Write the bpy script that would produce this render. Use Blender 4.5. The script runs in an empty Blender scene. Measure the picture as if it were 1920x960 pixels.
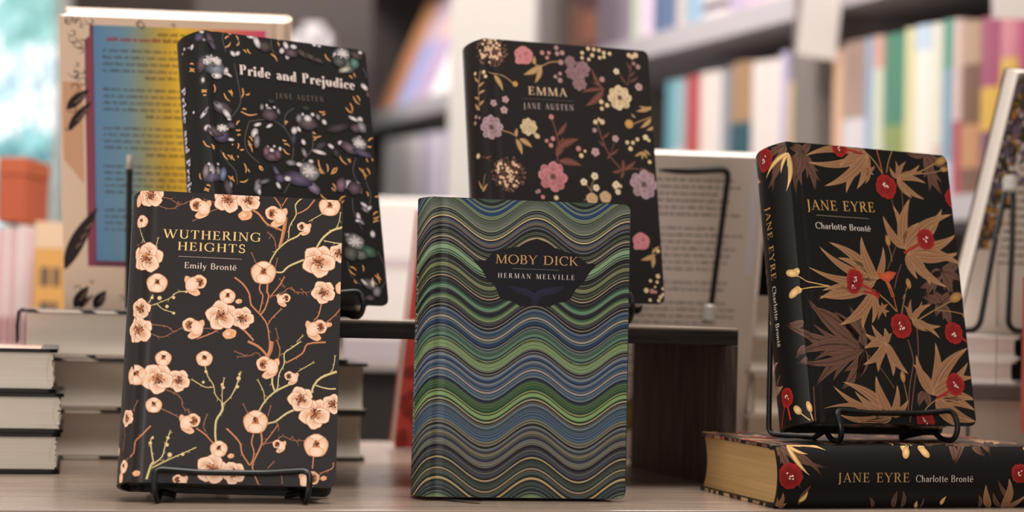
import bpy, bmesh, math, random
from mathutils import Vector, Matrix
random.seed(7)
C = bpy.context.scene.collection
SC = bpy.context.scene

# ---------------------------------------------------------------- camera
FPX, PITCH, ROLL, CAMH, CAMD = 3618.0, 0.03035, 0.02426, 0.1215, 1.25
cd = bpy.data.cameras.new('camera'); cam = bpy.data.objects.new('camera', cd); C.objects.link(cam)
cd.sensor_width = 36.0; cd.lens = 36.0*FPX/1920.0
cd.clip_start = 0.02; cd.clip_end = 60
FW = Vector((0, math.cos(PITCH), math.sin(PITCH))); UP0 = Vector((0, -math.sin(PITCH), math.cos(PITCH))); RT0 = Vector((1, 0, 0))
cr, sr = math.cos(ROLL), math.sin(ROLL)
RT = RT0*cr + UP0*sr; UP = UP0*cr - RT0*sr
cam.matrix_world = Matrix(((RT.x, UP.x, -FW.x, 0), (RT.y, UP.y, -FW.y, -CAMD), (RT.z, UP.z, -FW.z, CAMH), (0, 0, 0, 1)))
cd.dof.use_dof = True; cd.dof.focus_distance = 1.265; cd.dof.aperture_fstop = 4.5; cd.dof.aperture_blades = 0
SC.camera = cam
SC.view_settings.view_transform = 'Standard'; SC.view_settings.look = 'None'
SC.view_settings.gamma = 1.0; SC.view_settings.use_curve_mapping = False
SC.view_settings.exposure = 0.08

def at(px, py, Y):
    """point of the room seen at photo position (px, py) and standing at depth Y"""
    d = FW + RT*((px-960)/FPX) + UP*(-(py-480)/FPX)
    k = (Y+CAMD)/d.y
    return Vector((0, -CAMD, CAMH)) + d*k

# ---------------------------------------------------------------- daylight, lamps and added front fill
w = bpy.data.worlds.new('daylight'); SC.world = w; w.use_nodes = True
bg = w.node_tree.nodes['Background']; bg.inputs[0].default_value = (0.94, 0.99, 1.0, 1); bg.inputs[1].default_value = 2.0
def area(name, loc, target, size, sy, power, col):
    l = bpy.data.lights.new(name, 'AREA'); l.shape = 'RECTANGLE'; l.size = size; l.size_y = sy; l.energy = power; l.color = col
    o = bpy.data.objects.new(name, l); C.objects.link(o); o.location = loc
    o.rotation_euler = (Vector(target)-Vector(loc)).to_track_quat('-Z', 'Y').to_euler()
    return o
WARM = (1.0, 0.945, 0.89)
area('ceiling_lamp_front', (0.1, -0.05, 1.88), (0.1, 0.0, 0.0), 1.8, 0.6, 27, WARM)
area('ceiling_lamp_middle', (0.2, 1.0, 1.88), (0.35, 1.0, 0), 2.6, 0.8, 56, WARM)
area('ceiling_lamp_back', (-0.75, 2.5, 1.88), (0.5, 2.9, 0.2), 2.2, 0.9, 84, (1.0, 0.965, 0.945))
area('front_fill_left', (-1.55, -2.5, 0.45), (0.1, 0.4, 0.15), 2.0, 1.7, 76, (1.0, 0.97, 0.94))  # added fill light inside the solid front wall, no window there
area('front_fill_middle', (0.1, -2.5, 0.45), (0.1, 0.4, 0.15), 1.0, 1.7, 7, (1.0, 0.97, 0.94))  # second added fill light, behind the camera at centre

# ---------------------------------------------------------------- helpers
def lin(h):
    if isinstance(h, str): h = [int(h[i:i+2], 16) for i in (0, 2, 4)]
    return tuple(((c/255+0.055)/1.055)**2.4 if c > 10 else c/255/12.92 for c in h) + (1.0,)
MATS = {}
def mat(name, col, rough=0.5, metal=0.0, coat=0.0, noise=0.0, nscale=60.0, stretch=(1, 1, 1), bump=0.0, spec=0.5):
    if name in MATS: return MATS[name]
    m = bpy.data.materials.new(name); m.use_nodes = True; nt = m.node_tree; b = nt.nodes['Principled BSDF']
    c = lin(col); b.inputs['Base Color'].default_value = c; b.inputs['Roughness'].default_value = rough
    b.inputs['Metallic'].default_value = metal; b.inputs['Coat Weight'].default_value = coat; b.inputs['Specular IOR Level'].default_value = spec
    if noise or bump:
        tc = nt.nodes.new('ShaderNodeTexCoord'); mp = nt.nodes.new('ShaderNodeMapping'); mp.inputs['Scale'].default_value = stretch
        nz = nt.nodes.new('ShaderNodeTexNoise'); nz.inputs['Scale'].default_value = nscale; nz.inputs['Detail'].default_value = 5
        nt.links.new(tc.outputs['Object'], mp.inputs[0]); nt.links.new(mp.outputs[0], nz.inputs['Vector'])
        if noise:
            r = nt.nodes.new('ShaderNodeValToRGB'); r.color_ramp.elements[0].position = 0.3; r.color_ramp.elements[1].position = 0.72
            r.color_ramp.elements[0].color = tuple(x*(1-noise) for x in c[:3])+(1,); r.color_ramp.elements[1].color = tuple(min(1, x*(1+noise)) for x in c[:3])+(1,)
            nt.links.new(nz.outputs['Fac'], r.inputs[0]); nt.links.new(r.outputs[0], b.inputs['Base Color'])
        if bump:
            bp = nt.nodes.new('ShaderNodeBump'); bp.inputs['Strength'].default_value = bump; bp.inputs['Distance'].default_value = 0.001
            nt.links.new(nz.outputs['Fac'], bp.inputs['Height']); nt.links.new(bp.outputs[0], b.inputs['Normal'])
    MATS[name] = m; return m
def print_mat(name, rough=0.5, coat=0.05, coat_rough=0.22, spec=0.2):
    """printed paper or cloth: the ink colours are stored on the mesh"""
    if name in MATS: return MATS[name]
    m = bpy.data.materials.new(name); m.use_nodes = True; nt = m.node_tree; b = nt.nodes['Principled BSDF']
    a = nt.nodes.new('ShaderNodeVertexColor'); a.layer_name = 'ink'
    nt.links.new(a.outputs['Color'], b.inputs['Base Color'])
    b.inputs['Roughness'].default_value = rough; b.inputs['Coat Weight'].default_value = coat; b.inputs['Coat Roughness'].default_value = coat_rough
    b.inputs['Specular IOR Level'].default_value = spec
    tc = nt.nodes.new('ShaderNodeTexCoord'); nz = nt.nodes.new('ShaderNodeTexNoise'); nz.inputs['Scale'].default_value = 1500; nz.inputs['Detail'].default_value = 1
    bp = nt.nodes.new('ShaderNodeBump'); bp.inputs['Strength'].default_value = 0.12; bp.inputs['Distance'].default_value = 0.0002
    nt.links.new(tc.outputs['Object'], nz.inputs['Vector']); nt.links.new(nz.outputs['Fac'], bp.inputs['Height']); nt.links.new(bp.outputs[0], b.inputs['Normal'])
    MATS[name] = m; return m
def page_mat(name, col, dark=0.75, rough=0.8, metal=0.0, scale=900.0):
    """page edges: fine lines across the thickness (local y)"""
    if name in MATS: return MATS[name]
    m = bpy.data.materials.new(name); m.use_nodes = True; nt = m.node_tree; b = nt.nodes['Principled BSDF']
    b.inputs['Roughness'].default_value = rough; b.inputs['Metallic'].default_value = metal
    tc = nt.nodes.new('ShaderNodeTexCoord'); mp = nt.nodes.new('ShaderNodeMapping'); mp.inputs['Scale'].default_value = (8, scale, 8)
    nz = nt.nodes.new('ShaderNodeTexNoise'); nz.inputs['Scale'].default_value = 1.0; nz.inputs['Detail'].default_value = 3
    r = nt.nodes.new('ShaderNodeValToRGB'); c = lin(col); r.color_ramp.elements[0].position = 0.3; r.color_ramp.elements[1].position = 0.7
    r.color_ramp.elements[0].color = tuple(x*dark for x in c[:3])+(1,); r.color_ramp.elements[1].color = c
    nt.links.new(tc.outputs['Object'], mp.inputs[0]); nt.links.new(mp.outputs[0], nz.inputs['Vector']); nt.links.new(nz.outputs['Fac'], r.inputs[0]); nt.links.new(r.outputs[0], b.inputs['Base Color'])
    MATS[name] = m; return m

def link(name, me, parent=None, label=None):
    o = bpy.data.objects.new(name, me); C.objects.link(o)
    if parent: o.parent = parent
    if label: o['label'] = label
    return o
def tag(o, label, cat, group=None):
    o['label'] = label; o['category'] = cat
    if group: o['group'] = group
    return o
def thing(name, label, cat, loc=(0, 0, 0), rot=None, group=None):
    o = bpy.data.objects.new(name, None); C.objects.link(o); o.empty_display_size = 0.02
    if rot is None: o.location = loc
    else: o.matrix_world = Matrix.Translation(Vector(loc)) @ rot.to_4x4()
    return tag(o, label, cat, group)
def struct(o): o['kind'] = 'structure'; return o

class MB:
    """collects shapes into one mesh"""
    def __init__(s): s.v = []; s.f = []; s.c = []; s.smooth = []
    def add(s, vs, fs, col=(1, 1, 1, 1), smooth=False):
        n = len(s.v); s.v += [tuple(x) for x in vs]
        s.c += col if isinstance(col, list) else [col]*len(vs)
        for f in fs: s.f.append(tuple(i+n for i in f)); s.smooth.append(smooth)
    def box(s, a, b, col=(1, 1, 1, 1), M=None, bev=0.0):
        (x0, y0, z0), (x1, y1, z1) = a, b
        bm = bmesh.new()
        vs = [bm.verts.new(p) for p in ((x0,y0,z0),(x1,y0,z0),(x1,y1,z0),(x0,y1,z0),(x0,y0,z1),(x1,y0,z1),(x1,y1,z1),(x0,y1,z1))]
        for f in ((3,2,1,0),(4,5,6,7),(0,1,5,4),(1,2,6,5),(2,3,7,6),(3,0,4,7)): bm.faces.new([vs[i] for i in f])
        if bev: bmesh.ops.bevel(bm, geom=bm.edges[:], offset=bev, segments=2, profile=0.5, affect='EDGES')
        bm.verts.index_update()
        s.add([(M @ v.co) if M else v.co.copy() for v in bm.verts], [[v.index for v in f.verts] for f in bm.faces], col)
        bm.free()
    def tube(s, pts, r, n=10, caps=True, col=(1, 1, 1, 1)):
        pts = [Vector(p) for p in pts]; rings = []; nrm = None
        for i, p in enumerate(pts):
            t = (pts[min(i+1, len(pts)-1)]-pts[max(i-1, 0)]).normalized()
            if nrm is None:
                nrm = t.orthogonal().normalized()
            nrm = (nrm - t*nrm.dot(t)).normalized(); b = t.cross(nrm)
            rr = r[i] if isinstance(r, list) else r
            rings.append([p+(nrm*math.cos(2*math.pi*k/n)+b*math.sin(2*math.pi*k/n))*rr for k in range(n)])
        fs = []
        for i in range(len(pts)-1):
            for k in range(n): fs.append((i*n+k, i*n+(k+1) % n, (i+1)*n+(k+1) % n, (i+1)*n+k))
        if caps: fs += [tuple(range(n))[::-1], tuple((len(pts)-1)*n+k for k in range(n))]
        s.add([p for r_ in rings for p in r_], fs, col, True)
    def build(s, name, m, parent=None, label=None, sharp=35):
        me = bpy.data.meshes.new(name); me.from_pydata(s.v, [], s.f)
        a = me.color_attributes.new('ink', 'FLOAT_COLOR', 'POINT')
        a.data.foreach_set('color', [x for c in s.c for x in c])
        me.materials.append(m)
        me.polygons.foreach_set('use_smooth', s.smooth)
        if any(s.smooth) and sharp: me.set_sharp_from_angle(angle=math.radians(sharp))
        me.update()
        return link(name, me, parent, label)
def fillet(pts, r, n=6):
    """round the corners of a polyline"""
    pts = [Vector(p) for p in pts]; out = [pts[0]]
    for i in range(1, len(pts)-1):
        a, b, c = pts[i-1], pts[i], pts[i+1]
        d1 = (a-b); d2 = (c-b); k = min(r, d1.length*0.48, d2.length*0.48)
        p, q = b+d1.normalized()*k, b+d2.normalized()*k
        for j in range(n+1):
            t = j/n; out.append(p*(1-t)**2 + b*2*t*(1-t) + q*t*t)
    out.append(pts[-1]); return out
def pose(yaw, lean=0.0, inroll=0.0):
    """a thing turned about the vertical, leaning back and tilted in its own plane"""
    Ri = Matrix.Rotation(inroll, 3, 'Y'); Rl = Matrix.Rotation(-lean, 3, 'X'); Ry = Matrix.Rotation(yaw, 3, 'Z')
    return Ry @ Rl @ Ri

# ---------------------------------------------------------------- printing on book covers
class Case:
    """hardcover case: front board at y=0, rounded spine at x<0, back board at y=T (metres)"""
    def __init__(s, W, H, T, bulge=0.007, groove=0.0009, corner=0.005, board=0.0025):
        s.W, s.H, s.T, s.b, s.g, s.cr, s.bd = W, H, T, bulge, groove, corner, board
        s.R = (T*T/4+bulge*bulge)/(2*bulge); s.a0 = math.asin(T/2/s.R); s.L = 2*s.a0*s.R
    def gd(s, u): return s.g*0.5*(1+math.cos(math.pi*(u-0.0065)/0.0045)) if abs(u-0.0065) < 0.0045 else 0.0
    def P(s, u, z, off=0.0):
        """u: distance along the case from the front ridge (negative over the spine and the back)"""
        if u >= 0: return Vector((u, s.gd(u)-off, z))
        if u >= -s.L:
            a = -s.a0 - u/s.R; n = Vector((-math.cos(a), math.sin(a), 0))
            return Vector((s.R-s.b, s.T/2, z)) + n*(s.R+off)
        d = -u-s.L
        return Vector((d, s.T-s.gd(d)+off, z))
    def umax(s, z):
        r = s.cr; d = min(z, s.H-z)
        return s.W if d >= r else s.W-r+math.sqrt(max(0, r*r-(r-d)**2))
    def shell(s, mb, col):
        us = [s.W, s.W-s.cr*0.4, s.W-s.cr, s.W*0.7, s.W*0.35, 0.0115]+[0.0110-0.0004*i for i in range(25)]+[0.0005, 0]
        us += [-s.L*i/16 for i in range(1, 17)]
        us += [-s.L-x for x in [0.0005]+[0.002+0.0005*i for i in range(19)]+[s.W*0.35, s.W*0.7, s.W-s.cr, s.W-s.cr*0.4, s.W]]
        zs = [0, s.cr*0.04, s.cr*0.15, s.cr*0.35, s.cr*0.65, s.cr, s.H*0.25, s.H*0.5, s.H*0.75]
        zs = zs+[s.H-z for z in zs[:6][::-1]]
        n, m = len(us), len(zs); vo = []; vi = []
        for z in zs:
            um = s.umax(z)
            for u in us:
                q = u
                if u > um: q = um
                if u < -s.L-um: q = -s.L-um
                vo.append(s.P(q, z)); vi.append(s.P(q, z, -s.bd))
        N = n*m; fs = []
        for j in range(m-1):
            for i in range(n-1):
                a = j*n+i
                fs.append((a, a+n, a+n+1, a+1)); fs.append((N+a, N+a+1, N+a+n+1, N+a+n))
        for i in range(n-1):
            fs.append((i, i+1, N+i+1, N+i)); a = (m-1)*n+i; fs.append((a, N+a, N+a+1, a+1))
        for j in range(m-1):
            a = j*n; fs.append((a, N+a, N+a+n, a+n)); a = j*n+n-1; fs.append((a, a+n, N+a+n, N+a))
        mb.add(vo+vi, fs, col, True)
    def pages(s, mb, inset=0.003, ragged=0.0, col=(1, 1, 1, 1)):
        y0, y1 = s.bd+0.0002, s.T-s.bd-0.0002; pr = []; k = 14
        for i in range(k+1):
            t = i/k; y = y0+(y1-y0)*t; bow = 1-(2*t-1)**2
            pr.append((s.W-inset-0.006*bow*(s.b/0.007)+(random.uniform(-ragged, ragged) if ragged else 0), y))
        for i in range(k+1):
            t = 1-i/k; y = y0+(y1-y0)*t; bow = 1-(2*t-1)**2
            pr.append((0.002-(s.b-0.001)*bow*0.9, y))
        n = len(pr); z0, z1 = inset, s.H-inset
        vs = [(x, y, z0) for x, y in pr]+[(x, y, z1) for x, y in pr]
        fs = [tuple(range(n)), tuple(range(2*n-1, n-1, -1))]+[(i, n+i, n+(i+1) % n, (i+1) % n) for i in range(n)]
        mb.add(vs, fs, col)
LAY = 0.000022
class Ink:
    """flat printed shapes laid on a case, in millimetres (u along the case, z up)"""
    def __init__(s, case, mb): s.c, s.mb = case, mb
    def p(s, u, z, lay):
        c = s.c; z = min(max(z/1000, 0.0003), c.H-0.0003); u /= 1000; m = c.umax(z)-0.0003
        return c.P(min(max(u, -c.L-m), m), z, LAY*lay)
    def fan(s, cu, cz, pts, cc, rc, lay):
        """star-shaped blob; ink runs from colour cc at its heart to rc at its rim"""
        lc, lr = lin(cc), lin(rc); n = len(pts)
        # more rings where the case is curved
        big = max(abs(u-cu)+abs(z-cz) for u, z in pts); K = 2 if (min(u for u, z in pts) > 12 or big < 1.5) else max(2, min(10, int(big/0.9)))
        vs = [s.p(cu, cz, lay)]; cs = [lc]; fs = []
        for k in range(1, K+1):
            f = k/K; vs += [s.p(cu+(u-cu)*f, cz+(z-cz)*f, lay) for u, z in pts]; cs += [tuple(a+(b-a)*f for a, b in zip(lc, lr))]*n
        for i in range(n):
            j = (i+1) % n; fs.append((0, 1+i, 1+j))
            for k in range(K-1): a = 1+k*n; fs.append((a+i, a+n+i, a+n+j, a+j))
        s.mb.add(vs, fs, cs)
    def blob(s, u, z, rx, rz, rot, cc, rc, lay, n=16, wob=0.0, ph=0.0):
        a = math.radians(rot); ca, sa = math.cos(a), math.sin(a); pts = []
        for i in range(n):
            t = 2*math.pi*i/n; k = 1+wob*math.sin(5*t+ph)
            x, y = rx*k*math.cos(t), rz*k*math.sin(t); pts.append((u+x*ca-y*sa, z+x*sa+y*ca))
        s.fan(u, z, pts, cc, rc, lay)
    def line(s, pts, w, col, lay, taper=True):
        lc = lin(col); vs = []; fs = []
        if min(u for u, z in pts) < 12:
            np_, nw = [], []
            for i in range(len(pts)-1):
                k = max(1, int(math.hypot(pts[i+1][0]-pts[i][0], pts[i+1][1]-pts[i][1])/1.2)); w0, w1 = (w[i], w[i+1]) if isinstance(w, (list, tuple)) else (w, w)
                for j in range(k): np_.append((pts[i][0]+(pts[i+1][0]-pts[i][0])*j/k, pts[i][1]+(pts[i+1][1]-pts[i][1])*j/k)); nw.append(w0+(w1-w0)*j/k)
            np_.append(pts[-1]); nw.append(w[-1] if isinstance(w, (list, tuple)) else w); pts, w = np_, nw
        n = len(pts)
        for i, (u, z) in enumerate(pts):
            a = pts[max(i-1, 0)]; b = pts[min(i+1, n-1)]; dx, dz = b[0]-a[0], b[1]-a[1]; L = math.hypot(dx, dz) or 1
            ww = (w[i] if isinstance(w, (list, tuple)) else w)/2
            vs += [s.p(u-dz/L*ww, z+dx/L*ww, lay), s.p(u+dz/L*ww, z-dx/L*ww, lay)]
        for i in range(n-1): fs.append((2*i, 2*i+1, 2*i+3, 2*i+2))
        s.mb.add(vs, fs, lc)
    def quad(s, q, col, lay):
        s.mb.add([s.p(u, z, lay) for u, z in q], [(0, 1, 2, 3)], lin(col))
    def leaf(s, u0, z0, u1, z1, w, cc, rc, lay, bend=0.0, vein=None, n=9, pw=0.8, veins=1):
        dx, dz = u1-u0, z1-z0; L = math.hypot(dx, dz) or 1; nx, nz = -dz/L, dx/L; mid = []
        if min(u0, u1) < 14: n = max(n, int(L/1.1))
        for i in range(n+1):
            t = i/n; b = bend*L*4*t*(1-t)*0.25; mid.append((u0+dx*t+nx*b, z0+dz*t+nz*b, w/2*math.sin(math.pi*min(1, t**pw))**0.9 if 0 < t < 1 else 0))
        lc, lr = lin(cc), lin(rc); vs = []; cs = []; fs = []; lm = tuple((a+b)/2 for a, b in zip(lc, lr))
        for i, (x, z, h) in enumerate(mid):
            vs += [s.p(x+nx*h*q, z+nz*h*q, lay) for q in (1, 0.5, 0, -0.5, -1)]; cs += [lr, lm, lc, lm, lr]
            if i:
                a = 5*i
                for q in range(4): fs.append((a-5+q, a-4+q, a+1+q, a+q))
        s.mb.add(vs, fs, cs)
        if vein: s.line([(x, z) for x, z, h in mid], [max(0.12, w*0.06)]*(n+1), vein, lay+0.6)
        if vein and veins > 1:
            for q in (-0.55, 0.55): s.line([(x+nx*h*q, z+nz*h*q) for x, z, h in mid], 0.13, vein, lay+0.6)
            for q in (-1, 1): s.line([(x+nx*h*q*0.97, z+nz*h*q*0.97) for x, z, h in mid], 0.2, vein, lay+0.6)
def curve(pts, k=4):
    """smooth curve through points"""
    out = []; n = len(pts)
    for i in range(n-1):
        p0, p1, p2, p3 = pts[max(i-1, 0)], pts[i], pts[i+1], pts[min(i+2, n-1)]
        for j in range(k):
            t = j/k; out.append(tuple(0.5*(2*p1[d]+(p2[d]-p0[d])*t+(2*p0[d]-5*p1[d]+4*p2[d]-p3[d])*t*t+(3*p1[d]-p0[d]-3*p2[d]+p3[d])*t**3) for d in (0, 1)))
    out.append(tuple(pts[-1])); return out
def pairs(fl): return [(fl[i], fl[i+1]) for i in range(0, len(fl), 2)]

# ---------------------------------------------------------------- serif lettering, cut stroke by stroke
def glyph(ch, T, t, h, sl):
    """strokes of one letter on a cap height of 1: list of quads, and its advance"""
    Q = []
    def L(x0, y0, x1, y1, w): Q.append([(x0-w/2, y0), (x0+w/2, y0), (x1+w/2, y1), (x1-w/2, y1)])
    def V(x, y0=0, y1=1, w=None): L(x, y0, x, y1, w or T)
    def Hb(x0, x1, y, th=None): th = th or h; Q.append([(x0, y), (x1, y), (x1, y+th), (x0, y+th)])
    def S(x, y, k=1.0): Hb(x-sl*k, x+sl*k, 0 if y == 0 else y-h)
    def A(cx, cy, rx, ry, a0, a1, T_=None, t_=None, n=14):
        T_ = T_ or T; t_ = t_ or t; pr = []
        for i in range(n+1):
            a = math.radians(a0+(a1-a0)*i/n); c, s_ = math.cos(a), math.sin(a); wd = (t_+(T_-t_)*abs(c)**1.3)/2
            pr.append(((cx+(rx+wd-T/2)*c, cy+(ry+wd-t/2)*s_), (cx+(rx-wd-T/2)*c, cy+(ry-wd-t/2)*s_)))
        for i in range(n): Q.append([pr[i][0], pr[i+1][0], pr[i+1][1], pr[i][1]])
    def dot(x, y, r):
        for k in range(6):
            a, b = math.pi*k/6, math.pi*(k+1)/6
            Q.append([(x+r*math.cos(a), y+r*math.sin(a)), (x+r*math.cos(b), y+r*math.sin(b)), (x-r*math.cos(a), y-r*math.sin(a)), (x-r*math.cos(b), y-r*math.sin(b))][:2]+[(x+r*math.cos(b), y-r*math.sin(b)), (x+r*math.cos(a), y-r*math.sin(a))])
    X = 0.62
    if ch == ' ': return [], 0.36
    if ch == 'A': L(0.36, 1, 0.07, 0, t); L(0.35, 1, 0.64, 0, T); Hb(0.16, 0.53, 0.33); S(0.07, 0, 0.9); S(0.64, 0); return Q, 0.72
    if ch in 'BPR':
        V(0.15); S(0.13, 0); S(0.13, 1, 0.9); Hb(0.15, 0.32, 1-t, t); Hb(0.15, 0.32, 0.49, t); A(0.32, 0.755, 0.25, 0.265, -90, 90)
        if ch == 'B': Hb(0.15, 0.34, 0, t); A(0.34, 0.265, 0.30, 0.28, -90, 90); return Q, 0.66
        if ch == 'R': L(0.34, 0.5, 0.62, 0, T); Hb(0.58, 0.74, 0); return Q, 0.72
        return Q, 0.62
    if ch in 'CG':
        A(0.44, 0.5, 0.44, 0.53, 48, 312); Q.append([(0.70, 0.66), (0.70+t, 0.66), (0.70+t, 1), (0.70, 1)])
        if ch == 'G': V(0.70, 0.04, 0.42); Hb(0.56, 0.82, 0.40); return Q, 0.86
        return Q, 0.76
    if ch == 'D': V(0.15); S(0.12, 0); S(0.12, 1); Hb(0.15, 0.36, 0, t); Hb(0.15, 0.36, 1-t, t); A(0.36, 0.5, 0.48, 0.515, -90, 90); return Q, 0.86
    if ch in 'EL':
        V(0.15); S(0.13, 0); S(0.13, 1); Hb(0.15, 0.54, 0); L(0.54, 0, 0.58, 0.24, t)
        if ch == 'E': Hb(0.15, 0.51, 1-h); L(0.51, 0.78, 0.52, 1, t); Hb(0.15, 0.43, 0.5); L(0.43, 0.42, 0.43, 0.63, t); return Q, 0.63
        return Q, 0.62
    if ch == 'H':
        for x in (0.16, 0.66): V(x); S(x, 0); S(x, 1)
        Hb(0.16, 0.66, 0.49); return Q, 0.82
    if ch == 'I': V(0.16); S(0.16, 0); S(0.16, 1); return Q, 0.32
    if ch == 'J': V(0.20, -0.08, 1); S(0.20, 1); A(0.05, -0.06, 0.21, 0.20, -95, 0, T, t); return Q, 0.37
    if ch == 'K': V(0.15); S(0.15, 0); S(0.15, 1); L(0.64, 1, 0.20, 0.42, t); L(0.30, 0.58, 0.68, 0, T); S(0.62, 1, 0.8); S(0.70, 0); return Q, 0.78
    if ch == 'M': L(0.14, 1, 0.10, 0, t); L(0.83, 1, 0.85, 0, T); L(0.16, 1, 0.48, 0, T); L(0.81, 1, 0.48, 0, t); S(0.10, 0); S(0.85, 0); Hb(0.02, 0.18, 1-h); Hb(0.80, 0.95, 1-h); return Q, 0.98
    if ch == 'N': V(0.14, 0, 1, t); V(0.70, 0, 1, t); L(0.14, 1, 0.70, 0, T); S(0.14, 0); S(0.70, 1); Hb(0.02, 0.2, 1-h); return Q, 0.84
    if ch == 'O': A(0.45, 0.5, 0.46, 0.53, 0, 360, n=26); return Q, 0.90
    if ch == 'S': A(0.29, 0.755, 0.24, 0.275, 25, 270, T*0.7, T*0.75); A(0.29, 0.255, 0.26, 0.285, 90, -155, T*0.75, T*0.75); L(0.47, 0.72, 0.47, 0.97, t); L(0.07, 0.02, 0.07, 0.28, t); return Q, 0.58
    if ch == 'T': V(0.34); S(0.34, 0); Hb(0.05, 0.63, 1-h); L(0.05, 0.76, 0.04, 1, t); L(0.63, 0.76, 0.64, 1, t); return Q, 0.69
    if ch == 'U': V(0.16, 0.3, 1); V(0.66, 0.3, 1, t); S(0.16, 1); S(0.66, 1); A(0.41, 0.31, 0.305, 0.33, 180, 360); return Q, 0.80
    if ch == 'V': L(0.08, 1, 0.37, 0, T); L(0.66, 1, 0.37, 0, t); S(0.08, 1); S(0.66, 1, 0.8); return Q, 0.74
    if ch == 'W': L(0.08, 1, 0.32, 0, T); L(0.54, 1, 0.32, 0, t); L(0.50, 1, 0.76, 0, T); L(1.02, 1, 0.76, 0, t); S(0.08, 1); S(0.51, 1); S(1.02, 1, 0.8); return Q, 1.10
    if ch == 'Y': L(0.07, 1, 0.36, 0.43, T); L(0.66, 1, 0.36, 0.43, t); V(0.36, 0, 0.46); S(0.36, 0); S(0.07, 1); S(0.66, 1, 0.8); return Q, 0.73
    if ch == 'a': A(0.21, 0.18, 0.20, 0.20, 0, 360, T*0.8); V(0.36, 0.04, 0.45); A(0.22, 0.44, 0.205, 0.19, 0, 165, T, t); Hb(0.36, 0.47, 0); return Q, 0.48
    if ch == 'c': A(0.25, 0.31, 0.25, 0.325, 45, 315); dot(0.38, 0.5, T*0.55); return Q, 0.44
    if ch == 'd': A(0.23, 0.30, 0.23, 0.315, 0, 360, n=20); V(0.41, 0, 1); Hb(0.30, 0.41, 1-h); Hb(0.41, 0.52, 0); return Q, 0.54
    if ch in 'eë':
        A(0.25, 0.31, 0.25, 0.325, 0, 318, n=20); Hb(0.06, 0.44, 0.33)
        if ch == 'ë': dot(0.16, 0.82, 0.055); dot(0.34, 0.82, 0.055)
        return Q, 0.47
    if ch in 'hn':
        V(0.12, 0, 1 if ch == 'h' else X); S(0.12, 0); Hb(0.02, 0.12, (1 if ch == 'h' else X)-h); A(0.27, 0.40, 0.22, 0.225, 0, 160); V(0.43, 0, 0.41); S(0.43, 0); return Q, 0.56
    if ch == 'm':
        V(0.12, 0, X); S(0.12, 0); Hb(0.02, 0.12, X-h)
        for k in (0, 0.31): A(0.27+k, 0.40, 0.22, 0.225, 0, 160); V(0.43+k, 0, 0.41); S(0.43+k, 0)
        return Q, 0.87
    if ch == 'i': V(0.13, 0, X); S(0.13, 0); Hb(0.03, 0.13, X-h); dot(0.13, 0.85, T*0.6); return Q, 0.27
    if ch == 'j': V(0.15, -0.2, X); Hb(0.05, 0.15, X-h); dot(0.15, 0.85, T*0.6); A(0.03, -0.18, 0.18, 0.15, -100, 0, T, t); return Q, 0.28
    if ch == 'l': V(0.13); S(0.13, 0); Hb(0.03, 0.13, 1-h); return Q, 0.27
    if ch == 'o': A(0.26, 0.31, 0.26, 0.325, 0, 360, n=20); return Q, 0.52
    if ch == 'r': V(0.12, 0, X); S(0.12, 0); Hb(0.02, 0.12, X-h); A(0.28, 0.40, 0.19, 0.22, 70, 160); dot(0.34, 0.56, T*0.55); return Q, 0.40
    if ch == 't': V(0.15, 0.1, 0.84); Hb(0.03, 0.30, X-h); A(0.27, 0.12, 0.165, 0.14, 180, 290, T, t); return Q, 0.33
    if ch == 'u': V(0.12, 0.2, X); V(0.43, 0, X); Hb(0.02, 0.12, X-h); Hb(0.33, 0.43, X-h); A(0.28, 0.2, 0.205, 0.215, 180, 345); Hb(0.43, 0.53, 0); return Q, 0.56
    if ch == 'y': L(0.07, X, 0.25, 0, T); L(0.44, X, 0.19, -0.27, t); S(0.08, X, 0.8); S(0.44, X, 0.6); dot(0.13, -0.25, T*0.5); return Q, 0.49
    return Q, 0.4
REG = (0.125, 0.05, 0.045, 0.12); BOLD = (0.205, 0.045, 0.04, 0.15); DIDONE = (0.15, 0.04, 0.035, 0.12)
def letter(ink, s, u0, z0, u1, z1, cap, col, lay, style=REG, space=0.1, vertical=None):
    """set a line of type between two ends of its baseline; vertical: runs down the spine"""
    gl = [glyph(c, *style) for c in s]; tot = sum(a for q, a in gl)+space*(len(s)-1); x = 0
    Lm = math.hypot(u1-u0, z1-z0); sx = Lm/tot; dx, dz = (u1-u0)/Lm, (z1-z0)/Lm; lc = lin(col)
    for q, a in gl:
        for pl in q:
            vs = []
            for px, py in pl:
                X, Y = (x+px)*sx, py*cap
                if vertical is None: vs.append(ink.p(u0+dx*X-dz*Y, z0+dz*X+dx*Y, lay))
                else: vs.append(ink.p(u0+Y, z0-X, lay))
            ink.mb.add(vs, [(0, 1, 2, 3)], lc)
        x += a+space


# ---------------------------------------------------------------- the room
def plain(name, a, b, m, bev=0.0, parent=None, label=None, M=None):
    mb = MB(); mb.box(a, b, M=M, bev=bev); return mb.build(name, m, parent, label)
FLOORZ, CEILZ, BACKY, LEFTX, RIGHTX, FRONTY = -0.75, 1.95, 4.75, -2.7, 3.2, -2.6
M_WALL = mat('wall paint', '463a32', 0.8); M_PALE = mat('pale wall paint', 'cfc8c0', 0.8)
struct(plain('floor', (LEFTX, FRONTY, FLOORZ-0.05), (RIGHTX, BACKY, FLOORZ), mat('floor carpet', '6a6058', 0.9, noise=0.15, nscale=120)))
struct(plain('ceiling', (LEFTX, FRONTY, CEILZ), (RIGHTX, BACKY, CEILZ+0.05), mat('ceiling paint', 'd8d2ca', 0.9)))
struct(plain('wall_left', (LEFTX-0.05, FRONTY, FLOORZ), (LEFTX, BACKY, CEILZ), M_PALE))
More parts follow.
